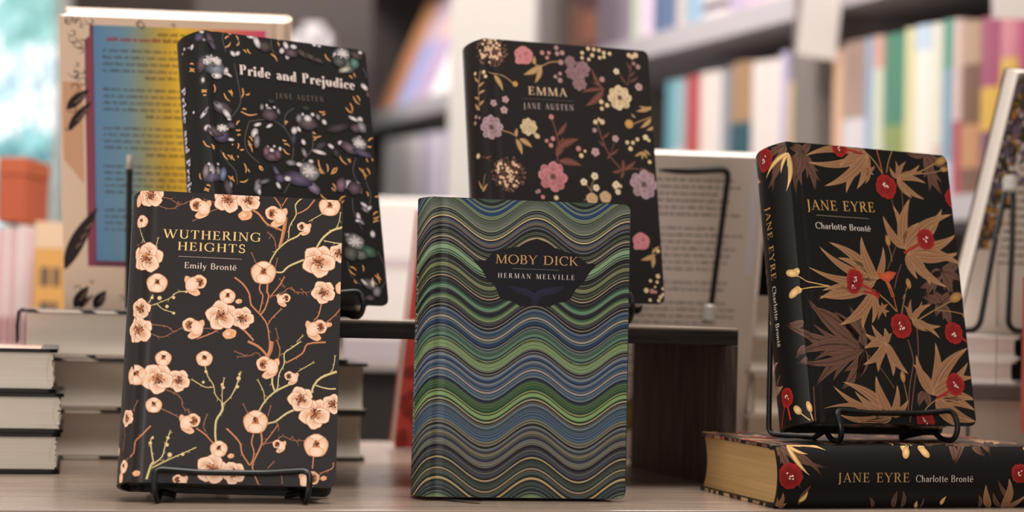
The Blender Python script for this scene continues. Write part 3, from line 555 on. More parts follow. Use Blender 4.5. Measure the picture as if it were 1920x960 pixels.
WAVES = [(216.59,(61,77,69)),(214.70,(145,149,105)),(213.25,(30,40,35)),(211.58,(60,75,62)),(207.68,(28,32,32)),(206.02,(95,111,95)),(204.35,(39,64,88)),(202.68,(133,137,120)),(201.79,(36,64,97)),(198.79,(123,135,102)),(196.56,(60,68,61)),(194.84,(79,87,75)),(192.90,(94,98,89)),(191.23,(103,107,95)),(189.29,(137,141,112)),(188.45,(20,20,20)),(187.62,(69,69,73)),(186.79,(30,30,30)),(185.96,(108,116,96)),(185.12,(88,96,76)),(184.07,(30,30,28)),(183.73,(206,182,145)),(182.90,(40,32,25)),(181.90,(66,74,91)),(180.41,(30,30,35)),(179.85,(144,128,112)),(179.30,(32,32,42)),(177.24,(100,104,116)),(176.24,(30,30,30)),(174.58,(49,53,48)),(173.47,(28,25,22)),(170.15,(195,163,130)),(169.31,(40,30,28)),(168.48,(69,68,77)),(167.37,(30,25,35)),(165.99,(94,111,90)),(164.88,(30,35,30)),(164.49,(130,158,122)),(161.72,(30,35,30)),(161.00,(115,143,107)),(159.90,(30,35,30)),(159.18,(125,153,117)),(158.62,(35,32,30)),(155.47,(73,77,59)),(154.36,(33,33,30)),(152.70,(112,120,83)),(150.21,(33,33,30)),(149.38,(69,73,60)),(147.61,(32,32,28)),(146.89,(93,101,71)),(145.67,(32,30,28)),(144.68,(167,143,119)),(143.90,(33,30,30)),(141.80,(38,42,42)),(139.59,(56,81,64)),(138.21,(103,147,115)),(136.28,(50,58,58)),(135.17,(35,30,40)),(132.69,(71,99,67)),(131.31,(104,128,88)),(129.37,(35,32,35)),(128.82,(94,98,89)),(128.27,(32,25,32)),(125.51,(154,134,122)),(124.85,(35,30,38)),(123.30,(96,108,121)),(121.65,(45,69,98)),(120.27,(76,84,92)),(118.17,(160,147,127)),(116.96,(40,45,50)),(116.30,(110,123,127)),(115.58,(39,59,88)),(113.10,(30,35,40)),(112.00,(138,138,129)),(111.44,(35,45,40)),(110.34,(85,102,94)),(108.96,(52,80,60)),(106.76,(96,124,100)),(105.38,(43,67,71)),(104.01,(146,150,113)),(102.90,(40,50,35)),(102.35,(115,143,102)),(103.68,(136,144,104)),(102.74,(45,55,35)),(102.30,(119,143,98)),(100.10,(59,76,51)),(99.82,(119,143,98)),(97.89,(83,83,79)),(96.79,(32,25,32)),(95.25,(103,99,99)),(94.59,(35,28,36)),(93.77,(115,123,127)),(91.84,(49,65,98)),(90.19,(30,35,50)),(89.53,(110,118,126)),(87.99,(36,44,57)),(87.44,(45,69,98)),(85.24,(60,64,77)),(84.03,(165,149,145)),(82.77,(40,44,52)),(82.22,(59,83,104)),(80.02,(101,113,117)),(78.76,(30,35,60)),(77.00,(55,71,51)),(75.62,(75,99,62)),(74.91,(50,75,46)),(74.25,(108,128,84)),(73.59,(46,75,46)),(70.13,(144,144,91)),(69.31,(44,57,36)),(68.65,(124,152,99)),(66.02,(50,62,46)),(64.64,(159,147,114)),(63.55,(32,30,32)),(61.63,(96,108,116)),(59.98,(56,69,77)),(58.88,(46,57,68)),(57.79,(67,84,100)),(56.69,(82,94,110)),(56.14,(48,64,89)),(55.59,(101,114,130)),(54.77,(54,74,98)),(53.26,(87,103,120)),(52.79,(54,74,98)),(51.79,(90,98,98)),(51.09,(125,117,88)),(50.33,(45,42,35)),(49.75,(117,112,96)),(48.58,(32,30,30)),(46.53,(110,118,126)),(45.95,(59,59,63)),(44.78,(44,44,48)),(43.91,(92,88,80)),(42.74,(143,127,90)),(42.15,(83,87,75)),(40.11,(46,48,66)),(38.07,(108,109,98)),(35.73,(59,59,59)),(34.56,(32,26,35)),(32.52,(64,64,73)),(31.82,(35,30,38)),(31.35,(117,108,100)),(30.77,(55,59,66)),(29.31,(70,71,78)),(28.73,(48,51,58)),(27.86,(30,30,32)),(26.81,(162,142,110)),(25.81,(35,32,30)),(24.36,(55,63,57)),(22.02,(62,75,64)),(21.15,(45,53,49)),(19.69,(148,132,104)),(18.64,(35,38,35)),(16.78,(50,58,57)),(15.03,(32,35,34)),(13.58,(181,156,112)),(12.12,(36,40,36)),(10.37,(70,82,78)),(8.63,(40,47,47)),(7.17,(50,58,60)),(6.30,(36,42,42)),(4.44,(99,107,95)),(3.68,(35,38,36)),(2.81,(94,115,86)),(1.53,(118,134,93)),(0.19,(45,53,47)),(-1.26,(79,87,75)),(-2.72,(40,47,47)),(-4.17,(117,112,96)),(-4.75,(38,42,42)),(-8.24,(69,78,69)),(-9.98,(35,38,38))]
CARTOUCHE = [(57.1,164.3),(62.4,167.3),(69.5,169.9),(76.1,167.8),(82.4,164.2),(88.2,162),(95.4,160.2),(103.9,154.6),(110.5,154.5),(105.3,148.5),(101.8,142.5),(96.2,137),(94.8,134.6),(93,131),(88.3,128.6),(83.5,127.8),(78.8,125.1),(69.3,125.7),(59.2,124.9),(55,127.9),(49.6,128.6),(45.8,129.9),(43.6,135.4),(41.7,138.2),(36.6,142.7),(33.5,147.9),(27.8,154.1),(35.7,154.6),(40.6,160.1),(46.5,162)]
WHALE_TAIL = [(50.6,138.4),(57.1,137.8),(63.1,136.9),(67.3,134.9),(69.1,134.1),(71.4,136.2),(77.9,137.9),(84.5,138.7),(89,139.4),(86.9,136.7),(82.8,134.3),(76.9,132.6),(72.7,131.6),(71,126.9),(69.3,125.7),(66.9,126.5),(66.5,130.2),(64.4,131.9),(58.4,133.5),(53.6,135.7)]
CREST_LINE = [(57.1,164.3),(61.2,167.5),(65.3,169.5),(69.5,170.2),(73.6,169.7),(77.9,167.5),(82.4,164)]
FERNS = [('m',12.4,188.1,0.9,190.3,4),('m',12.4,188.1,-0.5,182.3,4.2),('m',12.4,188.1,1.1,174.2,4.5),('m',12.4,188.1,4.9,168.7,4.7),('m',12.4,188.1,3.9,156.4,5.2),('m',12.4,188.1,18.9,160.1,5.4),('m',12.4,188.1,24.5,167.7,5.2),('m',12.4,188.1,20.1,194.7,4.7),('m',12.4,188.1,4.7,193.9,4),('m',114.9,196.1,97.8,193.8,4.7),('m',114.9,196.1,103.5,199.1,4),('m',114.9,196.1,114,200.5,3.5),('m',114.9,196.1,125.7,164.7,6.1),('m',114.9,196.1,114.1,166.1,5.6),('m',114.9,196.1,135.8,185.5,5.2),('m',114.9,196.1,135.2,197.7,4.7),('t',64.9,190.9,14.3,186,4.9),('t',64.9,190.9,14.8,181.4,4.7),('t',64.9,190.9,36.6,191.9,5.4),('t',64.9,190.9,27.4,165,5.9),('t',64.9,190.9,44.5,161.3,5.9),('t',64.9,190.9,53.6,164.8,5.2),('t',64.9,190.9,41,180.3,4.7),('t',64.9,179,58.2,180.4,2.3),('t',64.9,179,59.8,174,2.3),('t',64.9,179,61.2,169.1,2.3),('t',64.9,179,70.4,182.5,2.1),('t',64.9,179,64.3,183.6,2.1),('t',64.9,179,68.9,176.1,1.9),('t',88.2,174.8,82.6,182.8,2.8),('t',88.2,174.8,88.3,187.7,2.8),('t',88.2,174.8,97,187.7,3.1),('t',88.2,174.8,108.1,186,3.5),('t',88.2,174.8,113.6,179.7,3.1),('t',88.2,174.8,109.3,161.1,3.8),('t',88.2,174.8,112,172.9,3.3),('t',88.2,174.8,98.9,161.3,3.3),('m',117.8,109.2,96.5,95.8,5.6),('m',117.8,109.2,102.2,89.3,5.9),('m',117.8,109.2,123.2,89.6,5.9),('m',117.8,109.2,136.1,120.2,5.9),('m',117.8,109.2,133.7,102.5,5.9),('m',117.8,109.2,106,102.4,5.2),('t',87.7,123.7,73,146.4,5.2),('t',87.7,123.7,82.1,154.5,5.4),('t',87.7,123.7,96.9,160.5,6.6),('t',87.7,123.7,123.6,154.7,7.8),('t',87.7,123.7,131.3,151.2,6.6),('t',87.7,123.7,133.5,136.6,7),('t',87.7,123.7,102.4,143.3,5.9),('t',90.2,120.7,96.2,102.5,4.9),('t',90.2,120.7,106.9,98.1,5.9),('t',90.2,120.7,120.2,97.9,6.3),('t',90.2,120.7,135.6,114.5,6.8),('t',90.2,120.7,135.1,123.9,5.9),('t',62.1,100.2,17.9,121.6,4.9),('t',62.1,100.2,26.5,124.8,5.9),('t',62.1,100.2,53.2,130.3,6.3),('t',62.1,100.2,70.3,123.9,4.2),('t',62.1,100.2,8.7,106.2,4.7),('t',62.1,100.2,32.3,114.2,5.2),('t',62.1,100.2,14.4,86.4,5.4),('t',59,91.2,13.9,84.3,5.2),('t',59,91.2,28.4,67,6.1),('t',59,91.2,47.1,64.8,5.6),('t',59,91.2,55,69.3,4.2),('t',59,91.2,17.3,90.4,4.7),('t',64.6,79.3,60.3,84.6,1.9),('t',64.6,79.3,64.5,84.5,1.9),('t',64.6,79.3,69.6,83.2,1.9),('t',64.6,79.3,70.1,78.4,1.9),('t',64.6,79.3,66.8,74,1.9),('t',64.6,79.3,60.2,71.9,1.9),('t',64.6,79.3,58.6,78.5,1.9),('t',87.9,73,82.8,83.2,2.8),('t',87.9,73,89,87.7,2.8),('t',87.9,73,97.9,86.5,3.1),('t',87.9,73,105.5,84.8,3.3),('t',87.9,73,111.6,69.5,3.5),('t',87.9,73,109.6,60.9,3.5),('t',87.9,73,99.9,65.6,3.1),('m',46.7,51.6,-14,68.7,7.3),('m',46.7,51.6,-8.9,44.9,7.5),('m',46.7,51.6,-7.9,41,5.4),('m',46.7,51.6,5.9,24.7,7.5),('m',46.7,51.6,24.6,22.4,7.5),('m',46.7,51.6,5,79.7,6.8),('m',46.7,51.6,4.3,86.8,5.9),('m',46.7,51.6,37,81.7,5.9),('m',46.7,51.6,36.8,28.8,6.6),('m',46.7,51.6,24,77,5.9),('m',46.7,51.6,46.7,63.6,5.4),('m',114.7,85.8,98.3,89.4,5.2),('m',114.7,85.8,119.4,69.4,5.9),('m',114.7,85.8,107.9,94.7,5.2),('m',114.7,85.8,129.7,93.9,5.9),('m',114.7,85.8,108.4,75.7,4.7),('t',64.9,55.8,48.3,62.2,3.8),('t',64.9,55.8,46.7,51.4,4),('t',64.9,55.8,44.4,40.1,4.5),('t',64.9,55.8,56,35.6,4.9),('t',64.9,55.8,67.8,33,4.9),('t',64.9,55.8,80.4,35,5.4),('t',64.9,55.8,54.6,68.4,3.5),('t',64.9,55.8,64.8,66.4,3.8),('t',64.9,55.8,70.4,63,3.1),('t',98.5,20.9,85.2,41.9,5.4),('t',98.5,20.9,88.5,48.5,5.4),('t',98.5,20.9,105.5,57.6,6.3),('t',98.5,20.9,132.7,54.9,7.5),('t',98.5,20.9,131.1,44.6,6.3),('t',98.5,20.9,135.5,34,5.9),('t',98.5,20.9,110.1,44.1,5.2),('t',100.9,17.4,134.1,18.2,7),('t',100.9,17.4,132.4,3.1,7.8),('t',100.9,17.4,110.8,5.4,5.6),('t',100.9,17.4,117.1,-0.8,5.9),('t',100.9,17.4,133.1,10.7,5.9),('m',92.4,23.2,86.1,12.3,4.7),('m',92.4,23.2,94.4,11.3,4.7),('m',92.4,23.2,96.8,18.5,3.5),('t',63.5,5.3,18.8,25,4.7),('t',63.5,5.3,26.8,27.9,5.9),('t',63.5,5.3,53.8,32.8,6.3),('t',63.5,5.3,70.3,27.1,4.2),('t',63.5,5.3,21.7,5.6,4.9),('t',63.5,5.3,10.6,9.7,3.1),('t',63.5,5.3,35.7,21.7,5.2),('t',63.5,5.3,78.2,16.9,4),('t',63.5,5.3,34.8,1.8,4.7)]
FERN_STEMS = [('t',1.1,62.3,193.3,70.1,186.3,76.2,177.3),('o',0.9,73.3,195.4,74.6,187.9,76.3,177.7),('t',0.9,86.3,195.1,82.4,187.2,79.5,178.2),('r',1.9,48,192.8,55,192.1,60.6,190.6),('t',1.1,92,176.6,107.1,180.8,123.6,189.1),('t',0.8,107,179.6,117.4,181,127.4,183.6),('m',0.9,81.3,159.4,83.1,153.3,84,145.9),('m',0.9,90.5,170.1,91,162.6,90.5,152.5),('r',2.1,100.5,127.5,92.7,123.4,87.3,120.6),('r',2.1,48.4,97.1,56.4,93.2,63.8,89.9),('o',3.1,70,100.6,72.2,95.8,74.5,88.6),('t',0.7,74.5,126.7,75.9,120.6,76.5,113.8),('t',0.7,88.1,97.8,85.4,92.8,82.3,87.8),('c',0.8,-1.9,100.4,7,96.3,23.8,93.8),('c',0.8,-3,89.3,6.5,92,23.8,93.7),('m',0.8,82.4,127.1,76.9,116.9,72.3,108.1),('m',0.9,84.2,112.4,79.6,103.5,76.4,94.8),('t',1.1,59.2,93,69.5,85,75.8,78.6),('o',0.9,72.1,94.9,74.8,87.7,76.5,78),('t',0.9,86.4,95.6,83.2,86.9,80.2,77.6),('t',1.1,92.2,72.6,107.5,80.6,123,88),('t',0.8,107.5,80.6,120.6,80.5,134.2,78.7),('m',1.1,83.1,58.9,85.8,44.5,80.9,27.6,77.3,9.7),('m',1.1,91.6,67.7,90.3,48.3,84.5,27.7,77.7,1.5),('r',2.1,125.6,62.9,131,60.1,134,58.6),('r',2.3,114.8,24.9,107.1,21.1,101.8,18.6),('t',0.9,101.7,18,93.2,12.4,85,4),('t',0.7,75.4,31.1,76.8,22.8,77.6,14.5),('c',0.9,-8.6,8.1,-5,4.7,-1.3,1.5),('c',0.8,-1,9.3,-0.2,5.2,0.6,1.1),('m',1.4,3.7,24.4,3.2,16.2,2.6,1.2),('r',1.2,-22.2,13.9,-25.9,7.5,-30.2,-1.1),('m',0.8,48.4,48.1,59.6,36.6,67.9,24.9),('r',2.3,50.6,91.4,57.5,90.5,62.8,87.7)]
RED_FLOWERS = [(78,168,8.5),(134.7,163.3,7.3),(106.8,131.7,7.3),(44.6,99.9,6.8),(42.4,193.2,5.9),(78.6,68.4,8.5),(121.8,65,7.5),(118.4,28.7,7.5),(90.5,2.6,7.3),(42.6,94.7,5.2)]
FERN_BUDS = [(-5,102.5,4.7,2.6,20),(-4.6,88.9,4.7,2.8,-35),(127.6,190.7,5.9,2.8,-25),(129,184.4,3.5,1.9,-10),(74.8,128.9,4.2,2.1,85),(88.3,98.8,3.8,2.1,80),(127,90.7,5.9,3.3,-25),(134.1,77.4,3.5,2.1,20),(75.6,32.9,4,2.1,85),(-10.1,9.7,4,2.6,45),(-1.2,10.7,4,1.9,75)]
ORANGE_BELL = [(62.8,105.7),(67.7,105.1),(72.8,106.9),(79.2,106.2),(76.1,102.1),(72.7,99.5),(69.5,99.1),(65.5,101)]
SPINE_LEAVES = [('m',-1.3,192,-10,196.1,3),('m',-1.3,192,-13.4,193.5,3),('m',-1.3,192,-12.8,189.1,3.2),('m',-1.3,192,-6.3,184.5,3),('m',-1.3,192,-15.1,160.3,3.5),('m',-1.3,192,-21.9,163.8,3.5),('m',-1.3,192,-29.9,177.6,3.9),('m',-1.3,192,-11.1,184,3),('c',0.3,186.7,-6.3,173.4,2.1),('c',0.3,186.7,-3.5,160.1,3),('c',0.3,186.7,-20.2,173.5,2.8),('c',0.3,186.7,-1.2,177.2,2.3),('t',-42.3,192.5,-31.7,191.1,3),('t',-42.3,192.5,-31.7,196,2.8),('t',-42.3,192.5,-39.4,187.1,2.8),('m',-40.9,178.7,-26.4,171.4,2.5),('c',-38.4,178.7,-30.8,173.8,2.8),('c',0.8,103,-5.4,104,3.9),('c',0.9,90.8,-6,87.8,4.1),('m',1,67.4,-11.4,69,4.6),('m',0.8,51.9,-7.1,44.3,3.2),('m',0.9,44,-5.2,41.2,2.3),('m',-43.4,124.8,-35,129,2.1),('m',-43.5,109.6,-30.1,109.6,3),('m',-43.6,103.8,-30.1,105.8,2.5),('c',-43.6,92.9,-37.8,94,2.3),('m',-43.6,90.3,-35.1,89.9,1.4),('c',-41.1,75.7,-34.5,73.3,2.5),('m',-43.9,45.9,-33.3,49.5,2.3),('t',-43.9,38.3,-26.6,45,3.9),('t',-44,29,-22.5,28,5.1),('m',-37.4,23.3,-23,36.4,2.5),('t',-44.8,28.7,-33.4,13.7,3.5),('m',-43.2,30.6,-31.4,39.1,2.5)]
SPINE_FLOWERS = [(-20.7,187,8.3),(-19,19.7,6.4)]
SPINE_TITLE = ("JANE EYRE",-24.7,153.3,101.6,5.99)
SPINE_AUTHOR = ("Charlotte Brontë",-24.6,97.1,55.1,4.38)
EMMA_BURSTS = [(5.4,186.1,12.7),(14.2,93.3,13.7)]
EMMA_BLOOMS = [('r',30.9,184.1,7.4),('m',67.9,181.9,4.4),('m',77.3,176.5,6.5),('m',74.5,165.3,5.6),('m',69,173.3,5.3),('c',106.6,156.4,9.5),('v',2.5,127.6,9),('y',31.8,129.4,6.9),('p',48.8,92.7,11.3),('v',121.8,90.2,11),('e',79,77.5,4.6),('e',89.9,79.2,4.6),('d',73.2,89.8,2.9),('d',82.2,94.7,3),('d',82.9,85.9,2.8),('d',99.3,89.2,2.8),('d',100.3,83.5,2.3),('b',5.3,146.1,2.8),('b',14.6,149.2,2.8),('b',13.1,141.1,3),('g',113,136.4,3.5),('g',22.9,161.6,2.1),('r',116.7,46.7,6.9),('b',123,165.9,3.2),('b',84,113.2,3.5),('b',101,124.4,2.8),('d',125.8,126.8,2.3),('d',105.2,176.9,2.5)]
EMMA_LEAVES = [('g',45.1,177.4,30.1,169.3,4.9),('g',44.4,176.7,38.8,163.4,3.9),('g',39.2,177.7,39.6,184.1,3),('b',93.9,161.4,78.6,148.5,5.6),('b',92.6,162,75.9,158.7,3.2),('b',92.9,162.4,85.2,177.4,3.2),('b',94.6,161.7,84.8,167.3,2.3),('g',133,150.9,119.6,146.8,3.5),('g',131.7,141.7,122.2,134,3.5),('g',133.6,149.6,122,150.9,2.3),('g',118.6,141.6,115.3,144.6,1.6),('g',136.2,136.8,126.9,132.3,3),('g',7.1,167.7,13,155.8,3.5),('g',21.5,119.9,25.4,108.1,3.9),('g',24.1,120.1,33.6,114.1,4.2),('g',21.6,121.8,22.6,127.8,2.8),('b',54,124.3,62.1,134.6,3.7),('b',54,114.2,70.9,122.3,6),('b',52.4,108.4,58.6,123,6),('b',54.1,104.7,72.1,102.2,5.8),('b',90.1,123.8,96.6,129.3,1.9),('b',92.4,117.5,87.3,122.3,1.6),('b',95.4,111.3,103.2,116.8,2.1),('b',95.4,111.3,93.2,108.6,1.9),('b',105.5,100.3,106,108.6,3),('b',104.8,100.3,96.5,98.6,3),('b',106.1,100.3,116.2,107.9,3.5),('b',106.1,100.3,103,93.8,2.5),('b',120,102.9,132,98,3.2),('b',116.7,173.3,121.1,178.2,1.6),('b',115.7,169.4,122.9,173.8,1.9),('b',114.1,166.6,107.3,176.6,1.4),('b',117,178.6,114,185,1.6),('g',127.5,37,115.4,32.6,3.9),('g',125.5,36.9,124.4,26.6,3.9),('g',124.8,37.7,131.4,43.6,2.5),('g',122.2,115.3,115.8,111.7,2.1),('g',122.9,115.3,126,110.3,2.1),('g',122.3,115.9,121.8,109.4,2.1),('g',123.7,116.6,128.9,113,2.1),('g',-6.4,163,-10.5,167.9,1.9),('g',-6.7,159.2,-1.1,161.8,1.9),('g',-6.7,154.2,-0.7,155.4,2.1),('g',-6.9,150.4,-11.6,152.9,1.9),('g',-6.7,145.3,-1.9,148,2.3),('g',-7,141.6,-11,147.7,2.5),('g',-6.7,81.5,-11.4,90,1.6),('g',-7.6,80.4,-2.5,85.6,2.1),('b',-3.6,105.1,2,105.7,1.6)]
EMMA_STEMS = [('g',1,37.3,179.5,43.8,176.7,52,180.5,61.4,181.2),('g',0.9,2.6,169.3,14.2,167,21.8,161.7),('g',0.9,10.8,125.6,17.2,124.1,22.3,121.5),('b',1.2,50.2,138.1,54,124.3,54.7,114.2,52.8,104.6),('b',1.2,86.8,135.8,90.1,123.8,95.4,111.3,104.8,100.3),('b',0.9,114.1,166.6,117,178.6,119.8,188),('b',0.7,112.1,167.8,107.3,176.6),('g',0.9,116.9,136.9,124,139.9,131.8,143),('b',0.7,95.4,111.3,100.9,123.1),('b',0.9,104.8,100.3,114.4,102,122.6,101.1),('g',0.7,-4.3,171.4,-6.8,158,-7,141.6),('g',0.6,-7.6,80.4,-6.3,87.6,-4.4,93.4),('g',0.6,79.4,82.5,78.9,86.3,82,92.8),('g',0.6,79.4,82.5,75.7,87.4,73.1,89.2),('b',0.6,-10.1,107.8,-3.6,105.1,1.8,102),('g',0.7,72.3,75.9,79.1,78.8),('b',0.8,93.9,161.4,90.7,163.8,85.3,175.1),('g',0.6,125.8,41.5,125.5,36.9,128.9,37.8)]
EMMA_DOTS = [('k',45.7,187.2,1.9),('k',51.1,187.5,1.6),('k',49.5,183.6,1.6),('b',61.8,188.3,2.1),('b',57.3,191.9,1.9),('b',57.7,187.4,1.9),('b',60.3,180.8,2.3),('b',93.1,169.8,2.3),('c',91.3,152.2,1.9),('c',95.9,149.9,1.9),('c',91.4,147,1.6),('b',55.3,169.4,1.6),('b',59.2,172,1.6),('b',58.9,166.8,2.1),('c',78.1,189.5,1.6),('c',83.1,193.2,1.7),('c',86.2,188.2,1.7),('c',91.9,192.5,1.6),('c',95.9,190.8,1.7),('c',95.7,187.6,1.5),('c',83.2,184.7,1.4),('c',92.2,186.7,1.5),('c',100.6,190.5,1.6),('c',77.8,185.6,1.4),('c',87.8,192.9,1.6),('c',116.5,190.4,1.9),('c',122,190.8,2.3),('c',119.1,189.3,1.9),('b',123.5,181.7,2),('b',120.2,184.1,1.4),('c',85.5,136.3,1.9),('c',91,136.7,2.1),('c',88.4,138.4,1.4),('b',84.4,129.9,1.9),('k',50.2,138.1,2.1),('k',45.4,119.6,1.6),('k',50.5,121.6,1.9),('k',48.6,116.4,1.9),('k',70.5,115,2.1),('c',75.6,113.4,1.2),('c',72.4,109.8,1.9),('b',-10.8,137.5,1.6),('b',-7.3,136,1.2),('b',-12.1,133,1.6),('c',110.4,122,1.6),('c',115.1,122,1.6),('c',119,124.8,1.6),('c',112.8,117.3,1.9),('c',-10.5,107.9,2.1),('k',37,81.3,1.6),('k',40,77,1.7),('c',50.5,76.9,1.9),('b',35.6,80.6,1.4),('c',129.8,39.7,1.6),('c',122,17.1,1.4),('c',128.4,20.7,1.9),('c',127.4,16.3,1.4),('c',118.1,9.8,2.1),('k',122.8,9.3,2),('k',125.5,8.8,1.4),('c',129.3,5.1,1.6),('c',131.8,11.4,1.4),('c',131.4,7,1.4),('c',120.7,2.7,1.4),('c',127.7,2.5,1.5),('c',125.5,12.6,1),('c',-9.5,170.1,1.4),('c',-1.4,169.4,1.6),('c',-0.1,166,1.4),('c',98.4,86.6,1.4),('c',102.6,88,1.4),('c',97.2,88.4,1.4),('c',128.4,124.6,1.4),('c',127.9,107.8,1.6)]
GOLD_DASHES = [(19.6,194.3,22.3,195.3),(16.7,190.2,20.1,192.5),(16.2,183.9,21.1,188.2),(25.5,193.8,27.2,190.2),(25.5,186.2,27.8,189.7),(30.6,183.7,33.1,181.5),(34,184.7,36.4,181.2),(52.6,183.1,57.5,177.9),(59,194.6,61.1,195.5),(58.8,192.7,59.9,189.6),(97.6,188.2,102,182.9),(116.6,173.5,119.2,171.2),(121.1,175.9,122.2,172.8),(-13.6,173.1,-9.6,171.3),(-13.9,170.1,-9.1,168.1),(-14.7,167.9,-9.3,165.7),(-4.6,151.5,0,150.5),(-4.7,149.7,-0.4,148.7),(-3.5,147.6,-0.9,147),(5.8,155.4,5.7,149.2),(12.8,149.3,16.9,143.6),(16.2,151.5,19.2,147.5),(18.3,152.4,20,149.5),(27.6,154.6,26.3,147),(29.8,149.8,33.3,151.4),(26.3,138.9,29.6,138.6),(24.9,136.9,38,136.3),(20.8,126.7,23.7,130),(19.8,122.9,23.8,123.3),(20.8,118.7,23.5,119.6),(-6.2,114.6,-0.6,108.5),(0.2,110.8,1.2,107.3),(2.1,109.8,2.1,106.8),(29.9,118.9,32.3,115.4),(29,115.8,32,112.3),(28.8,113.3,31.6,107.4),(56.4,118.7,59.7,118.4),(57.5,115.7,62.1,114.3),(56.5,111.9,61.5,108),(59.7,132.8,60.1,130.3),(60.4,133.5,62.3,132.4),(81.5,126.6,84.1,124.9),(81.9,123.5,85.3,123.1),(82.3,120.4,88.8,124.1),(88.5,143,93.4,143.5),(91,140.1,93.9,141.7),(111.3,148.4,116.6,144.5),(115.2,152,116.6,145.1),(118.6,157.5,123.7,151.6),(121.5,158.5,123.9,154.2),(8.8,105.5,12.2,100.3),(11.9,103.9,14.8,100.5),(15.1,104.2,17.4,100.1),(19.6,103.9,20.1,102.2),(17,112.3,16.3,111),(21,113.2,20,108.9),(21.9,108.4,25.2,109.3),(24.4,98.8,25.1,91.6),(27.3,94.8,28.4,92.5),(36.1,97.9,39.1,94.5),(84.4,106.1,88.9,95.8),(91,103.5,91.1,97.2),(93.8,96.2,99.8,101),(84.5,99.8,86.9,96.3),(102.1,111.3,108.4,104.2),(108.8,108.7,110.6,105.7),(111,108.9,111.4,106.4),(128,123.7,132.5,126.6),(126.8,119.7,130.4,120),(118,102.4,122.8,93.9),(120.8,102,124.5,96.6),(124.4,102.9,126.8,98),(125.2,110.6,126.3,107.5),(129.5,111,130,108.5),(-11.3,92.2,-10.1,87.1),(11.3,88.1,14.9,85.4),(36.1,97.7,38.4,94.2),(94.5,96.6,99.8,101.4),(84.5,99.6,87.5,95.5),(94.5,89.1,96.8,84.3),(93.5,85.9,96.7,83.6),(122.6,84.8,123.6,81.1),(20,84.9,26.7,87.2),(11.3,88.5,13,85.6),(14.5,88.7,16.1,84.6),(-8.5,79.2,-4.4,77.1),(-7.6,80.8,-3.6,78.7),(-6.1,82.3,-2.8,80.4),(97.2,74.3,103,77.2),(98.7,75.6,104.7,80.4),(84,80.2,88.5,76.8),(125.9,61.7,131,63.3),(126.2,64.9,131.4,67.1),(126.5,67.4,131,70.2),(129.3,81.5,133,83),(113.5,29.3,113.7,24.4),(102.1,25.7,107.2,21.6),(103,27.6,108.2,24.7),(120.9,20.4,124.6,15),(123.2,22.3,126.8,16.3),(125.5,23.7,128.5,18.8),(118.6,18.4,121.6,13.6),(105.4,17.9,108,15.5)]
